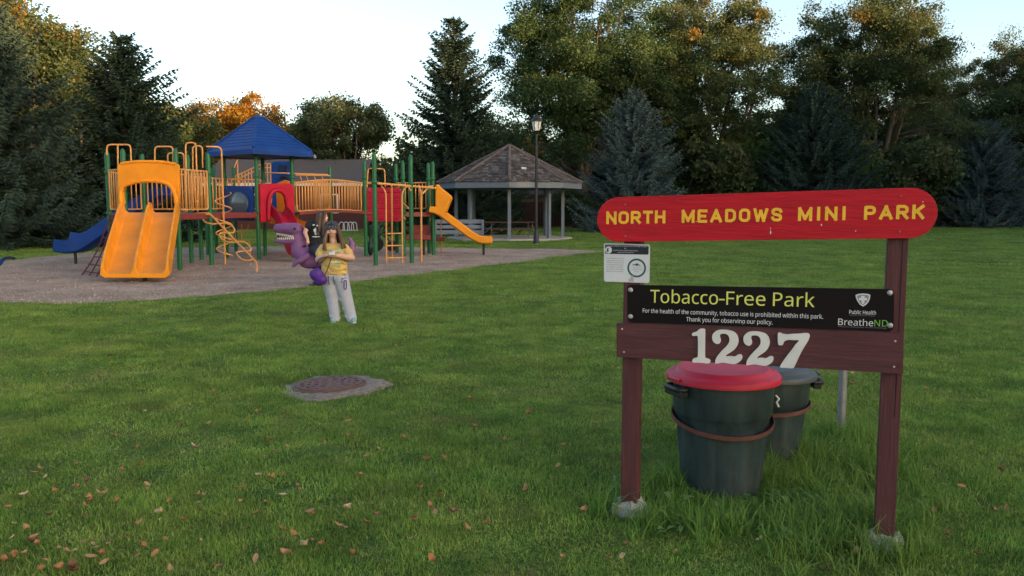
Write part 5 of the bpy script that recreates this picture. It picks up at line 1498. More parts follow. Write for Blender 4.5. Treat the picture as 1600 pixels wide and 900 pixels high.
# ================================================================== BINS, PIPE
M_bin = mat('dark_green_grey_bin_plastic', (0.022, 0.040, 0.044), .5, .45, 5, .15, 40, stretch=(2.5, 2.5, .6), spec=.45, dirt=.40)
M_lidr = mat('red_lid_plastic', (0.50, 0.015, 0.045), .5, .16, 4, .08, 24, spec=.4, dirt=.16)
M_lidd = mat('dark_lid_plastic', (0.055, 0.070, 0.080), .5, .12, 4, spec=.4, dirt=.15)
M_strap = mat('rusty_steel_strap', (0.115, 0.045, 0.035), .75, .3, 20, .3, 60)
M_handle = mat('black_handle_plastic', (0.012, 0.014, 0.017), .45, .2, 6)
def bin_(c, label, r0, r1, h, lidm, ha, tilt, strapz, strap_t, lidt=(0, 0)):
    t = thing('trash_can', label, 'trash can', tuple(c), 'trash cans under the park sign')
    n = 72; prof = [(0.0, r0 * .96, 0), (.012, r0, 0)]
    zz = [.03 + i * (h * .66 - .03) / 9 for i in range(10)]
    for i, z in enumerate(zz): prof.append((z, r0 + (r1 - r0) * z / h, 1 if 0 < i < 9 else 0))
    prof += [(h * .69, r0 + (r1 - r0) * .69 + .008, 0), (h * .70, r0 + (r1 - r0) * .70 + .011, 0), (h * .88, r1 - .003, 0), (h * .95, r1, 0), (h * .955, r1 + .012, 0), (h, r1 + .014, 0), (h, r1 - .01, 0), (h - .05, r1 - .014, 0)]
    mb = MB()
    for (z, r, fl) in prof:
        for k in range(n):
            a = 2 * PI * k / n; rr = r
            if fl: rr -= .012 if (k % 12) in (1, 2, 3, 4, 5, 6, 7) else 0
            mb.v.append((c.x + rr * math.cos(a), c.y + rr * math.sin(a), z + .004))
    for i in range(len(prof) - 1):
        for k in range(n): mb.f.append((i * n + k, i * n + (k + 1) % n, (i + 1) * n + (k + 1) % n, (i + 1) * n + k))
    mb.f.append(tuple(range(n - 1, -1, -1))); mb.f.append(tuple((len(prof) - 1) * n + k for k in range(n)))
    body = obj('body', mb, M_bin, t, True)
    Mt = Matrix.Rotation(lidt[0], 3, 'X') @ Matrix.Rotation(lidt[1], 3, 'Y')
    R1 = r1 + .035
    lid = obj('lid', MB().lathe([(R1 - .012, -.034), (R1, -.034), (R1 + .002, -.008), (R1 - .008, .003), (R1 - .045, .008), (R1 - .050, .012), (R1 - .060, .030), (R1 - .066, .034), (R1 - .075, .0345), (R1 - .085, .030), (R1 * .4, .032), (.01, .032)], (c.x, c.y, h + .012), 48, Mt), lidm, t, True)
    for a in ha:
        d = Vector((math.cos(a), math.sin(a), 0)); s_ = Vector((-d.y, d.x, 0)); p = c + d * (r1 + .022)
        hb = MB().tube(fillet([p + s_ * .075 - d * .02 + Vector((0, 0, h * .93)), p + s_ * .07 + d * .035 + Vector((0, 0, h * .93)), p - s_ * .07 + d * .035 + Vector((0, 0, h * .93)), p - s_ * .075 - d * .02 + Vector((0, 0, h * .93))], .03), .016, 8)
        hb.box(p + d * .005 + Vector((0, 0, h * .90)), (.05, .16, .045), a)
        obj('handle', hb, M_handle, t, bevel=.006)
        obj('lid_tab', MB().box(c + d * (R1 + .012) + Mt @ Vector((0, 0, 0)) + Vector((0, 0, h + .004 + math.sin(lidt[0]) * d.y * R1)), (.02, .10, .016), a), lidm, lid, bevel=.006)
    # loose steel hoop
    rs2 = r0 + (r1 - r0) * strapz / h + .022
    Ms = Matrix.Rotation(strap_t[0], 3, 'X') @ Matrix.Rotation(strap_t[1], 3, 'Y')
    obj('strap', MB().lathe([(rs2, -.012), (rs2 + .005, -.012), (rs2 + .005, .012), (rs2, .012), (rs2, -.012)], (c.x, c.y, strapz), 48, Ms), M_strap, t, True)
    return t
b1 = bin_(CAN1, 'dark green trash can with bright red lid under the sign', .214, .278, .676, M_lidr, (PI * 1.12, PI * .12), None, .44, (R(11), R(1)), (0, 0))
b2 = bin_(CAN2, 'dark trash can with grey-black lid half hidden behind the red lidded one', .190, .258, .575, M_lidd, (PI * .9, -.12), None, .385, (R(4), R(-3)), (R(-1), 0))
p = CAN1 + Vector((.268, -.09, .58))
obj('cable_tie', MB().tube([p, p + Vector((.018, .0, -.02)), p + Vector((.006, 0, -.04)), p + Vector((.018, 0, -.065))], .0055, 6), M_white, b1, True)
pp_ = G(1313, 690)
pl = obj('pipe_post', MB().lathe([(.028, -.05), (.028, .93), (.026, .94), (.02, .94)], pp_, 14), M_galv, None, True, loc=pp_)
tag(pl, 'short galvanised pipe standing in the grass behind the sign', 'post')

# ================================================================== MANHOLE
M_rust = mat('rusty_cast_iron', (0.125, 0.062, 0.052), .7, .28, 14, .4, 60, dirt=.2)
M_hole = mat('dark_iron_recess', (0.014, 0.008, 0.008), .9, .2, 14)
M_apron = mat('worn_concrete_apron', (0.215, 0.175, 0.150), .95, .45, 26, .9, 50, dirt=.35)
MT = Matrix.Rotation(R(-2.2), 3, 'Y')
mh = thing('manhole', 'rusty round manhole cover in a worn concrete collar on the lawn', 'manhole', tuple(MAN))
apn = MB(); n = 40; rg_ = random.Random(8)
rad = [(.47 + .03 * math.sin(3 * a + 1) + .025 * math.sin(7 * a) + rg_.uniform(-.025, .025)) for a in [2 * PI * k / n for k in range(n)]]
for f, z in ((1.06, -.05), (1.0, -.010), (.8, .002), (.55, .008)):
    for k in range(n):
        a = 2 * PI * k / n; v = MT @ Vector((rad[k] * f * math.cos(a), rad[k] * f * 1.05 * math.sin(a), z + (rg_.uniform(-.006, .006) if z > 0 else 0)))
        apn.v.append(tuple(MAN + v + Vector((0, 0, .018))))
for i in range(3):
    for k in range(n): apn.f.append((i * n + k, i * n + (k + 1) % n, (i + 1) * n + (k + 1) % n, (i + 1) * n + k))
apn.f.append(tuple(3 * n + k for k in range(n)))
obj('concrete_collar', apn, M_apron, mh, True)
MC = MAN + Vector((.005, -.01, 0))
def mpt(r, a, z): return MC + MT @ Vector((r * math.cos(a), r * math.sin(a), z)) + Vector((0, 0, .0))
obj('frame', MB().lathe([(.325, -.02), (.325, .030), (.315, .035), (.300, .035), (.300, .01)], MC, 48, MT), M_rust, mh, True)
cov = MB(); rings = [.0, .045, .075, .105, .135, .165, .195, .225, .255, .296]; NA = 72
zt, zl = .047, .030
def cell_low(i, k):
    if i in (2, 4, 6, 8) or i == 0: return False
    if i == 1: return (k // 6) % 2 == 0 and k % 6 in (1, 2, 3, 4)
    m_ = {3: 9, 5: 6, 7: 4.5}[i]
    ph = (k + i * 2) % m_
    return .5 <= ph <= m_ * .66
low = MB()
for i in range(len(rings) - 1):
    for k in range(NA):
        a0, a1 = 2 * PI * k / NA, 2 * PI * (k + 1) / NA
        lo = cell_low(i, k); z = zl if lo else zt
        q = [mpt(rings[i], a0, z), mpt(rings[i + 1], a0, z), mpt(rings[i + 1], a1, z), mpt(rings[i], a1, z)]
        (low if lo else cov).add(q, [(0, 1, 2, 3)])
        if lo:      # walls of the recess
            t = [mpt(rings[i], a0, zt), mpt(rings[i + 1], a0, zt), mpt(rings[i + 1], a1, zt), mpt(rings[i], a1, zt)]
            for e in range(4):
                f = (e + 1) % 4
                nb = cell_low(i, (k - 1) % NA) if e == 0 else cell_low(i, (k + 1) % NA) if e == 2 else False
                if not nb: cov.add([q[e], q[f], t[f], t[e]], [(0, 1, 2, 3)])
for k in range(NA):
    a0, a1 = 2 * PI * k / NA, 2 * PI * (k + 1) / NA
    cov.add([mpt(.296, a0, zt), mpt(.300, a0, .0), mpt(.300, a1, .0), mpt(.296, a1, zt)], [(0, 1, 2, 3)])
co = obj('cover', cov, M_rust, mh); obj('cover_recess', low, M_hole, co)

# ================================================================== FALLEN LEAVES
def leaf_mesh(seed, curl, w):
    rg = random.Random(seed); mb = MB(); m = 5
    for i in range(m + 1):
        t = i / m; ww = w * math.sin(PI * min(.98, max(.03, t)) ** .8) * rg.uniform(.85, 1.15)
        x = (t - .5); z = curl * (x * x) * 1.6 + rg.uniform(-.03, .03)
        mb.v += [(x, -ww, z + curl * .5 + rg.uniform(-.04, .04)), (x, 0, z), (x, ww, z + curl * .5 + rg.uniform(-.04, .04))]
    for i in range(m):
        for k in range(2): mb.f.append((i * 3 + k, i * 3 + k + 1, i * 3 + k + 4, i * 3 + k + 3))
    return mb
LM = [mat('dry_leaf_tan', (.34, .20, .095), .8, .25, 20), mat('dry_leaf_orange', (.33, .155, .062), .8, .25, 20), mat('dry_leaf_brown', (.19, .10, .055), .8, .25, 20), mat('dry_leaf_pale', (.44, .33, .19), .8, .2, 20)]
leaf_me = []
for s in range(3):
    for m in LM:
        mb = leaf_mesh(s, (.35, .6, .15)[s], (.30, .38, .24)[s]); leaf_me.append(mesh_from('fallen_leaf', mb.v, mb.f, m, True, False))
rgl = random.Random(12); cnt = 0
DRIFT = [(rgl.uniform(-20, 960), 625 + 275 * rgl.random() ** .6) for _ in range(24)] + [(rgl.uniform(1000, 1600), rgl.uniform(700, 890)) for _ in range(3)]
while cnt < 240:
    if rgl.random() < .72:
        cl_ = rgl.choice(DRIFT); x, y = rgl.gauss(cl_[0], 55), rgl.gauss(cl_[1], 22)
        if y > 905: continue
    else: x, y = rgl.uniform(0, 1600), rgl.uniform(520, 900)
    g = G(x, y)
    if (g - MAN).length < .55 or min((g - CAN1).length, (g - CAN2).length) < .3: continue
    if min((g - SIGN_L).length, (g - SIGN_R).length) < .14: continue
    o = bpy.data.objects.new('fallen_leaf', rgl.choices(leaf_me, [4.5, 3, 2, 1.6] * 3)[0])
    s = rgl.uniform(.028, .060)
    o.location = (g.x, g.y, .028 + rgl.uniform(0, .018)); o.scale = (s, s, s); o.rotation_euler = (rgl.uniform(-.5, .5), rgl.uniform(-.5, .5), rgl.uniform(0, 6.28))
    hue = {'dry_leaf_tan': 'tan', 'dry_leaf_orange': 'orange brown', 'dry_leaf_brown': 'dark brown', 'dry_leaf_pale': 'pale straw coloured'}[o.data.materials[0].name]
    place = 'beyond the manhole' if g.y > 7.9 else 'right of the sign' if x > 1420 else 'in front of or behind the sign' if x > 930 else 'between the manhole and the sign' if x > 560 else 'below the manhole' if x > 300 else 'in the left foreground'
    link(o); tag(o, hue + ' dry leaf on the grass ' + place, 'leaf', 'fallen leaves on the lawn'); cnt += 1

# ================================================================== DINOSAUR SPRING RIDER
YD = 16.75
def d_(x, y, dy=0.0): return P(x, y, YD + dy)
M_purple = mat('purple_plastic', (0.185, 0.080, 0.215), .55, .14, 4, .08, 14, spec=.3, dirt=.06)
M_mouth = mat('dark_mouth', (0.035, 0.012, 0.020), .6, .2, 6)
M_teeth = mat('off_white_teeth', (0.62, 0.60, 0.52), .5, .05, 6)
dn = thing('dinosaur_rider', 'purple plastic dinosaur spring rider with open toothy mouth', 'spring rider', (d_(500, 446).x, YD, 0))
pr = []
def C(a, ra, b, rb): pr.append(('c', a, ra, b, rb))
# skull and snout: paired so the head is broad
for s in (-.075, .075):
    C(d_(434, 356.5, s * .8), .085, d_(448, 356, s), .105); C(d_(448, 356, s), .105, d_(462, 358.5, s), .135)
    C(d_(432, 359.5, s * .8), .055, d_(452, 362, s), .07)
    C(d_(431.5, 376, s * .9), .046, d_(446, 377, s), .062); C(d_(446, 377, s), .062, d_(463, 373, s), .095)
pr.append(('e', d_(458, 352.5, -.10), (.07, .06, .05))); pr.append(('e', d_(458, 352.5, .10), (.07, .06, .05)))      # brow ridges
C(d_(463, 362), .165, d_(467, 378, .0), .165); C(d_(467, 378), .165, d_(470, 392), .19); C(d_(470, 392), .19, d_(482, 402), .235)
C(d_(482, 402), .235, d_(505, 403), .225); C(d_(505, 403), .225, d_(524, 405), .17); C(d_(524, 405), .17, d_(540, 400), .12)
C(d_(540, 400), .12, d_(549, 391), .085); C(d_(549, 391), .085, d_(550.5, 381), .06); C(d_(550.5, 381), .06, d_(546, 373), .035)
for s in (-1, 1):   # fore and hind limbs moulded to the flanks
    C(d_(482, 399, s * .2), .075, d_(470, 407, s * .25), .06); C(d_(470, 407, s * .25), .06, d_(461, 411, s * .25), .05); C(d_(461, 411, s * .25), .05, d_(459, 414.5, s * .25), .042)
    C(d_(515, 404, s * .18), .13, d_(506, 413, s * .22), .09)
dino = blob('body', pr, .0125, M_purple, dn, 9)
for s in (-1, 1):
    obj('eye', ellipsoid(d_(460.5, 357.5, s * .195), (.035, .03, .03)), M_mouth, dn, True)
obj('mouth_lining', MB().prism([d_(x, y, -.10) for x, y in ((432, 365), (446, 367.5), (460, 367), (459, 371), (446, 371.5), (433, 371.5))], (0, .20, 0)), M_mouth, dn, bevel=.01)
for s in (-1, 1):
    for i in range(9):
        x = 433 + i * 3.0; yu = 364.0 + i * .50; yl = 372.6 - i * .05
        a = d_(x, yu, s * (.098 + .009 * i)); obj('tooth', MB().lathe([(.016, .0), (.012, -.03), (.002, -.055)], a, 6), M_teeth, dn, True)
        b_ = d_(x + 1.3, yl + 1, s * (.090 + .009 * i)); obj('tooth', MB().lathe([(.014, -.01), (.010, .02), (.002, .045)], b_, 6), M_teeth, dn, True)
hb = d_(479, 384)
obj('handlebar', MB().tube([hb + Vector((0, -.26, 0)), hb + Vector((0, .26, 0))], .02, 8), M_dark, dn, True)
sb_ = d_(499, 446); 
obj('spring', MB().tube([Vector((sb_.x, YD, 0)) + Vector((.115 * math.cos(a), .115 * math.sin(a), .03 + .34 * a / (2 * PI * 6))) for a in [2 * PI * 6 * i / 110 for i in range(111)]], .019, 8), M_dark, dn, True)
obj('base_plate', MB().lathe([(.20, 0), (.20, .03), (.16, .04)], (sb_.x, YD, 0), 20), M_dark, dn, True)

# ================================================================== PEOPLE
M_skin = mat('skin', (0.60, 0.35, 0.27), .55, .06, 8, spec=.3)
M_hair = mat('auburn_brown_hair', (0.115, 0.052, 0.028), .45, .45, 40, stretch=(1, 1, .15), spec=.4)
M_hair2 = mat('brown_hair', (0.060, 0.032, 0.022), .45, .45, 40, stretch=(1, 1, .15), spec=.4)
M_ytee = mat('yellow_cotton', (0.60, 0.41, 0.135), .85, .10, 9, .9, 12)
M_btee = mat('black_cotton', (0.010, 0.012, 0.020), .85, .2, 9, .3, 18)
M_sweat = mat('light_grey_sweat_cotton', (0.40, 0.42, 0.50), .9, .10, 12, .9, 11)
M_jean = mat('navy_denim', (0.012, 0.016, 0.034), .85, .25, 12)
M_shoe = mat('pale_teal_canvas', (0.26, 0.40, 0.41), .75, .10, 12)
M_sole = mat('white_rubber', (0.60, 0.62, 0.62), .6, .06, 8)
M_lip = mat('lips', (0.36, 0.12, 0.11), .5, .05, 8)
M_eye = mat('eye_dark', (0.03, 0.022, 0.02), .3, .05, 8)
M_prt1 = mat('mint_print', (0.34, 0.50, 0.34), .85, .15, 30); M_prt2 = mat('cream_print', (0.66, 0.60, 0.42), .85, .08, 30)
m_cap, nt, b = nodes('dark_print_fabric'); N, L = nt.nodes, nt.links
tc = N.new('ShaderNodeTexCoord'); vo = N.new('ShaderNodeTexVoronoi'); vo.inputs['Scale'].default_value = 80; L.new(tc.outputs['Object'], vo.inputs['Vector'])
r_ = N.new('ShaderNodeValToRGB'); r_.color_ramp.elements[0].position = .22; r_.color_ramp.elements[0].color = (.42, .44, .52, 1); r_.color_ramp.elements[1].position = .36; r_.color_ramp.elements[1].color = (.010, .011, .018, 1)
L.new(vo.outputs['Distance'], r_.inputs[0]); L.new(r_.outputs[0], b.inputs['Base Color']); b.inputs['Roughness'].default_value = .85
M_capf = m_cap
def hand(base, d, side, palm_n, s=1.0, curl=.5, thumb=1):
    """palm + five fingers as rounded solids; d = pointing direction, side = across the knuckles (thumb side), palm_n = curl direction"""
    d, side, pn = Vector(d).normalized(), Vector(side).normalized(), Vector(palm_n).normalized()
    out = [('c', base, .026 * s, base + d * .055 * s + side * .014 * s, .022 * s), ('c', base, .026 * s, base + d * .055 * s - side * .014 * s, .022 * s)]
    for i, l in enumerate((.062, .072, .067, .052)):
        k = base + d * .066 * s + side * (.027 - .018 * i) * s
        a = k + (d * math.cos(curl) + pn * math.sin(curl)) * l * .5 * s; c = a + (d * math.cos(curl * 2.3) + pn * math.sin(curl * 2.3)) * l * .5 * s
        out += [('c', k, .0098 * s, a, .0088 * s), ('c', a, .0088 * s, c, .0072 * s)]
    k = base + d * .018 * s + side * .028 * s
    a = k + (d * .75 + side * .65 + pn * .2).normalized() * .034 * s; c = a + (d + pn * .5).normalized() * .03 * s
    out += [('c', k, .013 * s, a, .0105 * s), ('c', a, .0105 * s, c, .0085 * s)]
    return out
def strands(name, roots, m, parent, seed, per=3):
    """hair: tapered locks along given guide curves"""
    rg = random.Random(seed); mb = MB()
    for g in roots:
        for k in range(per):
            j = Vector((rg.uniform(-.014, .014), rg.uniform(-.014, .014), 0)); n = len(g)
            pts = [Vector(p) + j * (.4 + 1.1 * i / n) + Vector((rg.uniform(-.004, .004), rg.uniform(-.004, .004), 0)) for i, p in enumerate(g)]
            pts = spline(pts, 3); r0 = rg.uniform(.009, .016)
            mb.tube(pts, [r0 * (.7 + .5 * math.sin(PI * min(1, i / len(pts) * 1.2))) * (1 - .75 * (i / len(pts)) ** 3) for i in range(len(pts))], 6)
    return obj(name, mb, m, parent, True)

# ---- girl standing on the grass
Y1 = 11.42
def g1(x, y, dy=0.0): return P(x, y, Y1 + dy)
foot = G(537, 504)
p1 = thing('person', 'girl in yellow t-shirt, grey sweatpants and dark printed cap standing on the grass', 'person', (foot.x, Y1, 0))
hc = g1(519.3, 358.5)
pr = [('e', hc, (.073, .088, .105)), ('e', g1(519.3, 364, -.022), (.060, .062, .062)), ('c', g1(519.3, 368.5, -.035), .030, g1(519.3, 367, -.05), .024)]
pr += [('c', g1(519.5, 368), .046, g1(521, 381), .052)]                                   # neck
pr += [('c', hc + Vector((0, -.083, .012)), .010, hc + Vector((0, -.098, -.022)), .0135)]   # nose
for s in (-1, 1): pr.append(('e', hc + Vector((s * .074, .006, -.005)), (.010, .020, .028)))   # ears
for s in (-1, 1): pr.append(('e', hc + Vector((s * .036, -.058, -.035)), (.030, .028, .030)))   # cheeks
pr += [('c', g1(512, 388), .066, g1(531, 388), .066), ('c', g1(516, 392), .093, g1(516, 426), .097), ('c', g1(529.5, 392), .093, g1(530, 426), .097)]
pr += [('c', g1(514, 432), .10, g1(523, 494), .045), ('c', g1(531, 432), .10, g1(549, 495), .045)]
# image-left arm: elbow out, forearm up across the belly
pr += [('c', g1(505, 388.5), .048, g1(497.8, 405.5, -.05), .046), ('c', g1(497.8, 405.5, -.05), .046, g1(511, 399.5, -.20), .031)]
pr += [('c', g1(538.3, 388.5), .050, g1(549, 403, -.05), .050), ('c', g1(549, 403, -.05), .050, g1(527, 399.5, -.20), .032)]
pr += hand(g1(512.5, 399, -.21), (1, -.10, .12), (0, -.2, 1), (0, .6, -.5), .92, .5)
pr += hand(g1(525.5, 399.3, -.21), (-1, -.12, .10), (0, -.2, 1), (0, .6, -.5), .92, .5)
blob('body', pr, .0066, M_skin, p1, 3)
for s in (-1, 1): obj('eye', ellipsoid(hc + Vector((s * .029, -.084, .002)), (.009, .005, .005)), M_eye, p1, True)
obj('mouth', ellipsoid(hc + Vector((0, -.088, -.052)), (.024, .009, .009)), M_lip, p1, True)
sh_ = [('c', g1(511.5, 388), .076, g1(531.5, 388), .076), ('c', g1(515.5, 393), .104, g1(514.5, 424, -.01), .110), ('c', g1(529.5, 393), .104, g1(530.8, 424, -.01), .110), ('c', g1(518, 410, -.03), .118, g1(527, 418, -.03), .118)]
sh_ += [('c', g1(505, 387.5), .060, g1(500.3, 396.5, -.02), .068), ('c', g1(538.5, 387.5), .062, g1(544.5, 396.5, -.02), .071)]
sh_ += [('c', g1(514.5, 424, -.01), .110, g1(514.5, 428, -.01), .108), ('c', g1(530.8, 424, -.01), .110, g1(530.8, 428, -.01), .108)]
for (xa, ya, xb, yb, r) in ((506, 420, 521, 425, .016), (522, 423, 540, 419, .016), (508, 412, 516, 418, .014), (530, 405, 540, 412, .014), (504, 426, 540, 427.5, .018)):
    sh_.append(('c', g1(xa, ya, -.085), r, g1((xa + xb) / 2, (ya + yb) / 2 + .6, -.118), r)); sh_.append(('c', g1((xa + xb) / 2, (ya + yb) / 2 + .6, -.118), r, g1(xb, yb, -.08), r))
tee = blob('t_shirt', sh_, .010, M_ytee, p1, 2)
# flat hem: cut the shirt off level
for v in tee.data.vertices:
    zc = g1(520, 430.5).z
    if v.co.z < zc: v.co.z = zc - (zc - v.co.z) * .06
def patch(name, cx_, cy_, rx, rz, dy, m, parent, org, k=14, blobby=.0, seed=0, th=.012):
    rg = random.Random(seed); c = org(cx_, cy_, dy)
    return obj(name, MB().prism([c + Vector((rx * math.cos(a) * (1 + rg.uniform(-blobby, blobby)), 0, rz * math.sin(a) * (1 + rg.uniform(-blobby, blobby)))) for a in [2 * PI * i / k for i in range(k)]], (0, th, 0)), m, parent)
patch('shirt_print', 520, 393, .075, .013, -.121, M_prt2, tee, g1, 16, .35, 1)
patch('shirt_print', 530, 391.5, .033, .028, -.124, M_prt1, tee, g1, 12, .3, 2)
patch('shirt_print', 517, 390.5, .028, .018, -.121, M_prt1, tee, g1, 12, .35, 3)
patch('shirt_print', 523, 409.5, .055, .022, -.153, M_prt2, tee, g1, 16, .35, 4)
patch('shirt_print', 530, 410, .022, .018, -.151, M_prt1, tee, g1, 12, .35, 5)
patch('shirt_print', 524, 415, .07, .008, -.153, M_prt1, tee, g1, 12, .35, 6)
pa = [('c', g1(515, 431), .118, g1(531, 431), .118), ('c', g1(514, 434), .117, g1(519, 462), .088), ('c', g1(519, 462), .088, g1(523.5, 493), .073), ('c', g1(531.5, 434), .119, g1(540, 462), .090), ('c', g1(540, 462), .090, g1(548.5, 494), .075),
      ('c', g1(523.5, 493), .073, g1(524, 498.0, -.01), .070), ('c', g1(548.5, 494), .075, g1(549.5, 499.0, -.01), .072)]
for (xa, ya, xb, yb, r) in ((511, 470, 527, 473, .016), (514, 482, 530, 486, .015), (531, 468, 546, 474, .017), (536, 482, 553, 488, .016), (508, 447, 522, 451, .015), (526, 450, 543, 455, .016), (516, 493, 531, 497, .018), (540, 494, 556, 498, .018)):
    pa.append(('c', g1(xa, ya, -.045), r, g1((xa + xb) / 2, (ya + yb) / 2 + .8, -.062), r)); pa.append(('c', g1((xa + xb) / 2, (ya + yb) / 2 + .8, -.062), r, g1(xb, yb, -.03), r * .8))
pant = blob('sweatpants', pa, .010, M_sweat, p1, 2)
for k, (x, y0, y1, dx) in enumerate(((513.0, 431, 445, 1.2), (520.5, 431, 445, 1.8))):
    obj('drawstring', MB().tube([g1(x, y0, -.13), g1(x + dx * .5, (y0 + y1) / 2, -.132), g1(x + dx, y1, -.118)], .0055, 6), M_jean, pant, True)
M_purp = mat('purple_print', (0.09, 0.025, 0.20), .8, .1, 10)
o0 = [(537.8, 439), (539.5, 438.2), (541, 439), (541, 450.5), (539.5, 452), (537.8, 450.5)]
c_ = [g1(x, y, -.128) for x, y in o0]
obj('leg_number', MB().tube(spline(c_ + [c_[0]], 3), .007, 6), M_purp, pant, True)
obj('leg_script', MB().tube(spline([g1(532.5, 440.5, -.13), g1(534, 441, -.13), g1(534.6, 434.5, -.13), g1(536, 436, -.13), g1(539, 434.2, -.12), g1(541, 435, -.115)], 3), .0045, 5), M_purp, pant, True)
for (x, y, dx) in ((521.5, 502.5, -3), (551.5, 503, 3)):
    a = g1(x - dx * .25, y - .6, .05); b2 = g1(x + dx * .5, y + .2, -.12); a.z, b2.z = .042, .034
    shoe = blob('shoe', [('c', a, .040, b2, .034), ('e', (a + b2) / 2 + Vector((0, .02, .02)), (.042, .06, .042))], .008, M_shoe, p1, 3)
    obj('sole', MB().prism([Vector((p.x, p.y, .004)) for p in [a + Vector((.042 * math.cos(t), .05 * max(0, math.sin(t)), 0)) for t in [PI * i / 6 for i in range(7)]] + [b2 + Vector((.038 * math.cos(t), .045 * min(0, math.sin(t)), 0)) for t in [PI + PI * i / 6 for i in range(7)]]], (0, 0, .018)), M_sole, shoe)
# cap
cap_p = []
for i in range(9):
    a = (PI / 2) * i / 8; cap_p.append((.088 * math.cos(a) ** .8 if i < 8 else .002, .088 * math.sin(a)))
cp_ = obj('cap', MB().lathe([(.090, -.028), (.0905, 0)] + cap_p[1:], hc + Vector((0, .002, .030)), 28, Matrix.Rotation(R(4), 3, 'X')), M_capf, p1, True)
for v in cp_.data.vertices:
    v.co.y = (v.co.y - (hc.y - Y1)) * 1.10 + (hc.y - Y1)
brim = MB()
for r0_, z in ((0, 0), (1, 0)):
    pass
bpts = [hc + Vector((.082 * math.cos(a), -.045 - .085 * math.sin(a), .026 + .010 * (1 - math.sin(a)))) for a in [PI * i / 12 for i in range(13)]]
inn = [hc + Vector((.082 * math.cos(a), -.035 - .048 * math.sin(a), .042)) for a in [PI * i / 12 for i in range(13)]]
brim.v = [tuple(p) for p in bpts + inn] + [tuple(p + Vector((0, 0, .008))) for p in bpts + inn]
for i in range(12):
    brim.f += [(i, i + 1, 14 + i, 13 + i), (26 + i, 26 + 13 + i, 26 + 14 + i, 26 + i + 1), (i, 26 + i, 26 + i + 1, i + 1)]
obj('cap_brim', brim, M_capf, cp_, True)
gd = []
for k in range(9):
    f = k / 8
    gd.append([g1(512.2 + f * 1.2, 352 + f * 1, .03 - .06 * f), g1(510.5, 364, .01 - .07 * f), g1(508.5 - 1.5 * f, 378, -.02 - .08 * f), g1(506.5 - 2.5 * (1 - f) + 3 * f, 389 + 3 * f, -.06 - .07 * f)])
    gd.append([g1(526.6 - f * 1.2, 352 + f * 1, .03 - .06 * f), g1(529.5, 363, .01 - .07 * f), g1(533 + 2.5 * (1 - f), 376, -.02 - .08 * f), g1(537.5 + 4.0 * (1 - f) - 2 * f, 387 + 2 * f, -.04 - .08 * f)])
for k in range(12):
    a = PI * (k + .5) / 12
    gd.append([hc + Vector((.078 * math.cos(a), .04 + .055 * math.sin(a), .05)), hc + Vector((.09 * math.cos(a), .05 + .065 * math.sin(a), -.06)), hc + Vector((.115 * math.cos(a), .06 + .06 * math.sin(a), -.20)), hc + Vector((.135 * math.cos(a), .065 + .05 * math.sin(a), -.28))])
strands('hair', gd, M_hair, p1, 3, 4)
# phone in her hands
ph = obj('phone', MB().box(g1(518.5, 396.3, -.255), (.075, .012, .045), 0, R(-35)), mat('white_phone', (.55, .56, .58), .35, .05, 4), None, bevel=.004, loc=g1(518.5, 396.3, -.255))
tag(ph, 'small pale phone held in both hands by the girl in yellow', 'phone')
# purple bag on its cord
bg = thing('drawstring_bag', 'purple cloth bag hanging on a cord from the standing girl', 'bag', tuple(g1(496, 447, -.16)))
M_bag = mat('purple_nylon', (0.075, 0.018, 0.22), .5, .25, 12, .4, 20, spec=.4)
bb = [('c', g1(490, 428, -.16), .06, g1(503, 437, -.17), .075), ('c', g1(496, 424.5, -.16), .055, g1(498, 440, -.17), .06), ('e', g1(490.5, 431, -.16), (.05, .055, .055)), ('e', g1(504, 438, -.16), (.05, .05, .05)), ('e', g1(500, 428, -.16), (.05, .05, .05))]
blob('pouch', bb, .014, M_bag, bg, 2)
for a_, b_, c_ in (((493.5, 421), (499, 405), (513, 401)), ((507, 432), (513, 417), (518, 402))):
    obj('cord', MB().tube(spline([g1(*a_, -.17), g1(*b_, -.20), g1(*c_, -.235)], 5), .006, 6), M_mouth, bg, True)

# ---- girl sitting on the dinosaur
Y2 = YD
p2 = thing('person', 'long haired girl in black t-shirt riding the purple dinosaur', 'person', (d_(498, 446).x, YD, d_(498, 393).z))
hc2 = d_(504, 338, -.02)
Mh = Matrix.Rotation(R(12), 3, 'Y')
pr = [('e', hc2, (.088, .076, .108), 18, 10, Mh), ('e', d_(507, 343.5, -.02), (.060, .058, .055)), ('c', hc2 + Vector((.085, 0, -.01)), .012, hc2 + Vector((.103, 0, -.035)), .014)]
pr += [('c', d_(501, 346, -.01), .048, d_(496.5, 354, .0), .055)]
pr += [('c', d_(485, 349), .065, d_(503, 352, .02), .065), ('c', d_(494, 355), .12, d_(492, 384), .12)]
for s in (-1, 1):
    pr += [('c', d_(496, 387, s * .06), .10, d_(489, 391, s * .26), .075), ('c', d_(489, 391, s * .26), .072, d_(508, 411, s * .30), .045), ('c', d_(508, 411, s * .30), .04, d_(503, 416, s * .31), .03)]
pr += [('c', d_(483, 349, -.10), .050, d_(476.5, 363, -.17), .042), ('c', d_(476.5, 363, -.17), .042, d_(480.5, 373.5, -.20), .031)]
pr += [('c', d_(500, 351, .14), .048, d_(500, 366, .22), .040), ('c', d_(500, 366, .22), .040, d_(482, 380, .22), .030)]
pr += hand(d_(480.5, 374.5, -.20), (.35, -.2, -1), (-.2, -1, .1), (-.8, .2, -.4), .95, .7)
pr += hand(d_(481.5, 381, .22), (-.6, 0, -.8), (0, 1, 0), (-.5, 0, -.6), .95, .7)
blob('body', pr, .0085, M_skin, p2, 3)
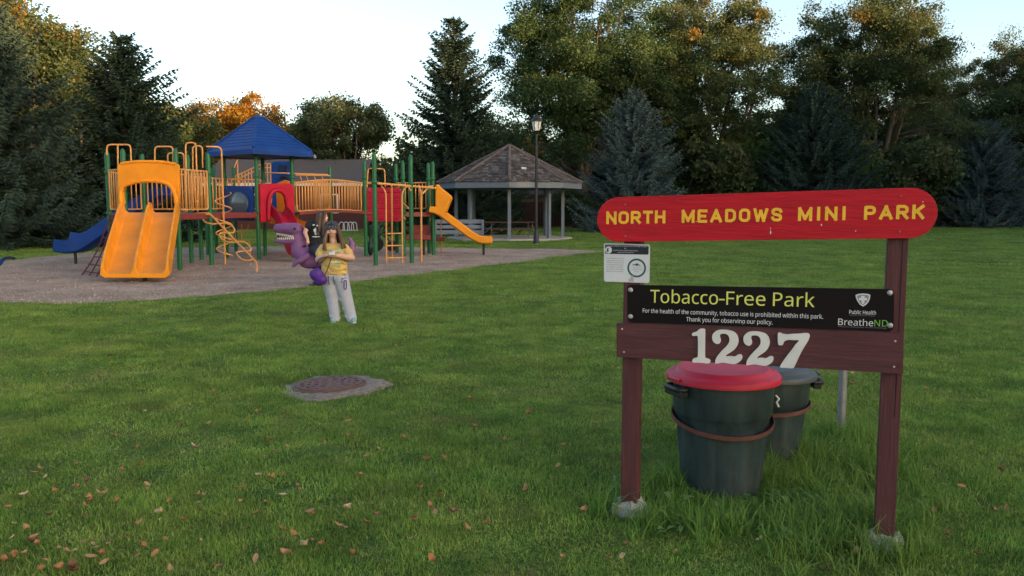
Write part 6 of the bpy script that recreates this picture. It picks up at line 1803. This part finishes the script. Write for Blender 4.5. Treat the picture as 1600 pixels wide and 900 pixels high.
obj('eye', ellipsoid(hc2 + Vector((.068, -.045, .006)), (.012, .010, .008)), M_eye, p2, True)
obj('mouth', ellipsoid(hc2 + Vector((.082, -.012, -.062)), (.010, .022, .008)), M_lip, p2, True)
t2 = [('c', d_(485.5, 350), .082, d_(502, 353, .02), .085), ('c', d_(493, 356), .132, d_(492, 382), .135), ('c', d_(488, 357), .11, d_(489, 384), .11), ('c', d_(498, 358), .12, d_(498, 384), .12),
      ('c', d_(484, 349, -.09), .064, d_(481, 354.5, -.13), .066), ('c', d_(500, 352, .13), .064, d_(500.5, 358, .18), .066)]
tee2 = blob('t_shirt', t2, .012, M_btee, p2, 3)
for (x, y, rx, rz, s) in ((490, 351.5, .022, .016, 1), (496, 352.5, .02, .016, 2), (492.5, 360, .030, .045, 3), (495, 364.5, .055, .032, 4), (493.5, 370, .075, .012, 5)):
    patch('shirt_print', x, y, rx, rz, -.155, M_print, tee2, d_, 12, .35, s, .03)
j2 = [('c', d_(490, 388), .125, d_(499, 388), .125)]
for s in (-1, 1): j2 += [('c', d_(495, 387, s * .06), .115, d_(489, 391, s * .26), .088), ('c', d_(489, 391, s * .26), .086, d_(507, 409, s * .30), .062)]
blob('jeans', j2, .012, M_jean, p2, 3)
for s in (-1, 1): blob('shoe', [('c', d_(508.5, 413.5, s * .305), .042, d_(502, 417, s * .315), .036)], .01, M_dark, p2, 2)
gd = []
for k in range(16):
    a = 2 * PI * k / 16; ca, sa = math.cos(a), math.sin(a)
    if ca > .72: continue
    gd.append([hc2 + Vector((.02 + .03 * ca, .03 * sa, .105)), hc2 + Vector((-.005 + .095 * ca, .085 * sa, .05)), hc2 + Vector((-.02 + .10 * ca, .10 * sa, -.08)),
               hc2 + Vector((-.02 + .11 * ca, .13 * sa - .02, -.24)), hc2 + Vector((.0 + .11 * ca, .15 * sa - .04, -.36 - .05 * math.sin(5 * a)))])
for k in range(5): gd.append([hc2 + Vector((.04, -.03 - .01 * k, .10)), hc2 + Vector((.06, -.075, .04)), hc2 + Vector((.035, -.10, -.10)), hc2 + Vector((.02 + .015 * k, -.13, -.24)), hc2 + Vector((.01 + .02 * k, -.15, -.38))])
strands('hair', gd, M_hair2, p2, 5, 4)
hcap = blob('hair_crown', [('e', hc2 + Vector((-.012, 0, .022)), (.098, .090, .10))], .012, M_hair2, p2, 2)
for v in hcap.data.vertices:
    pass
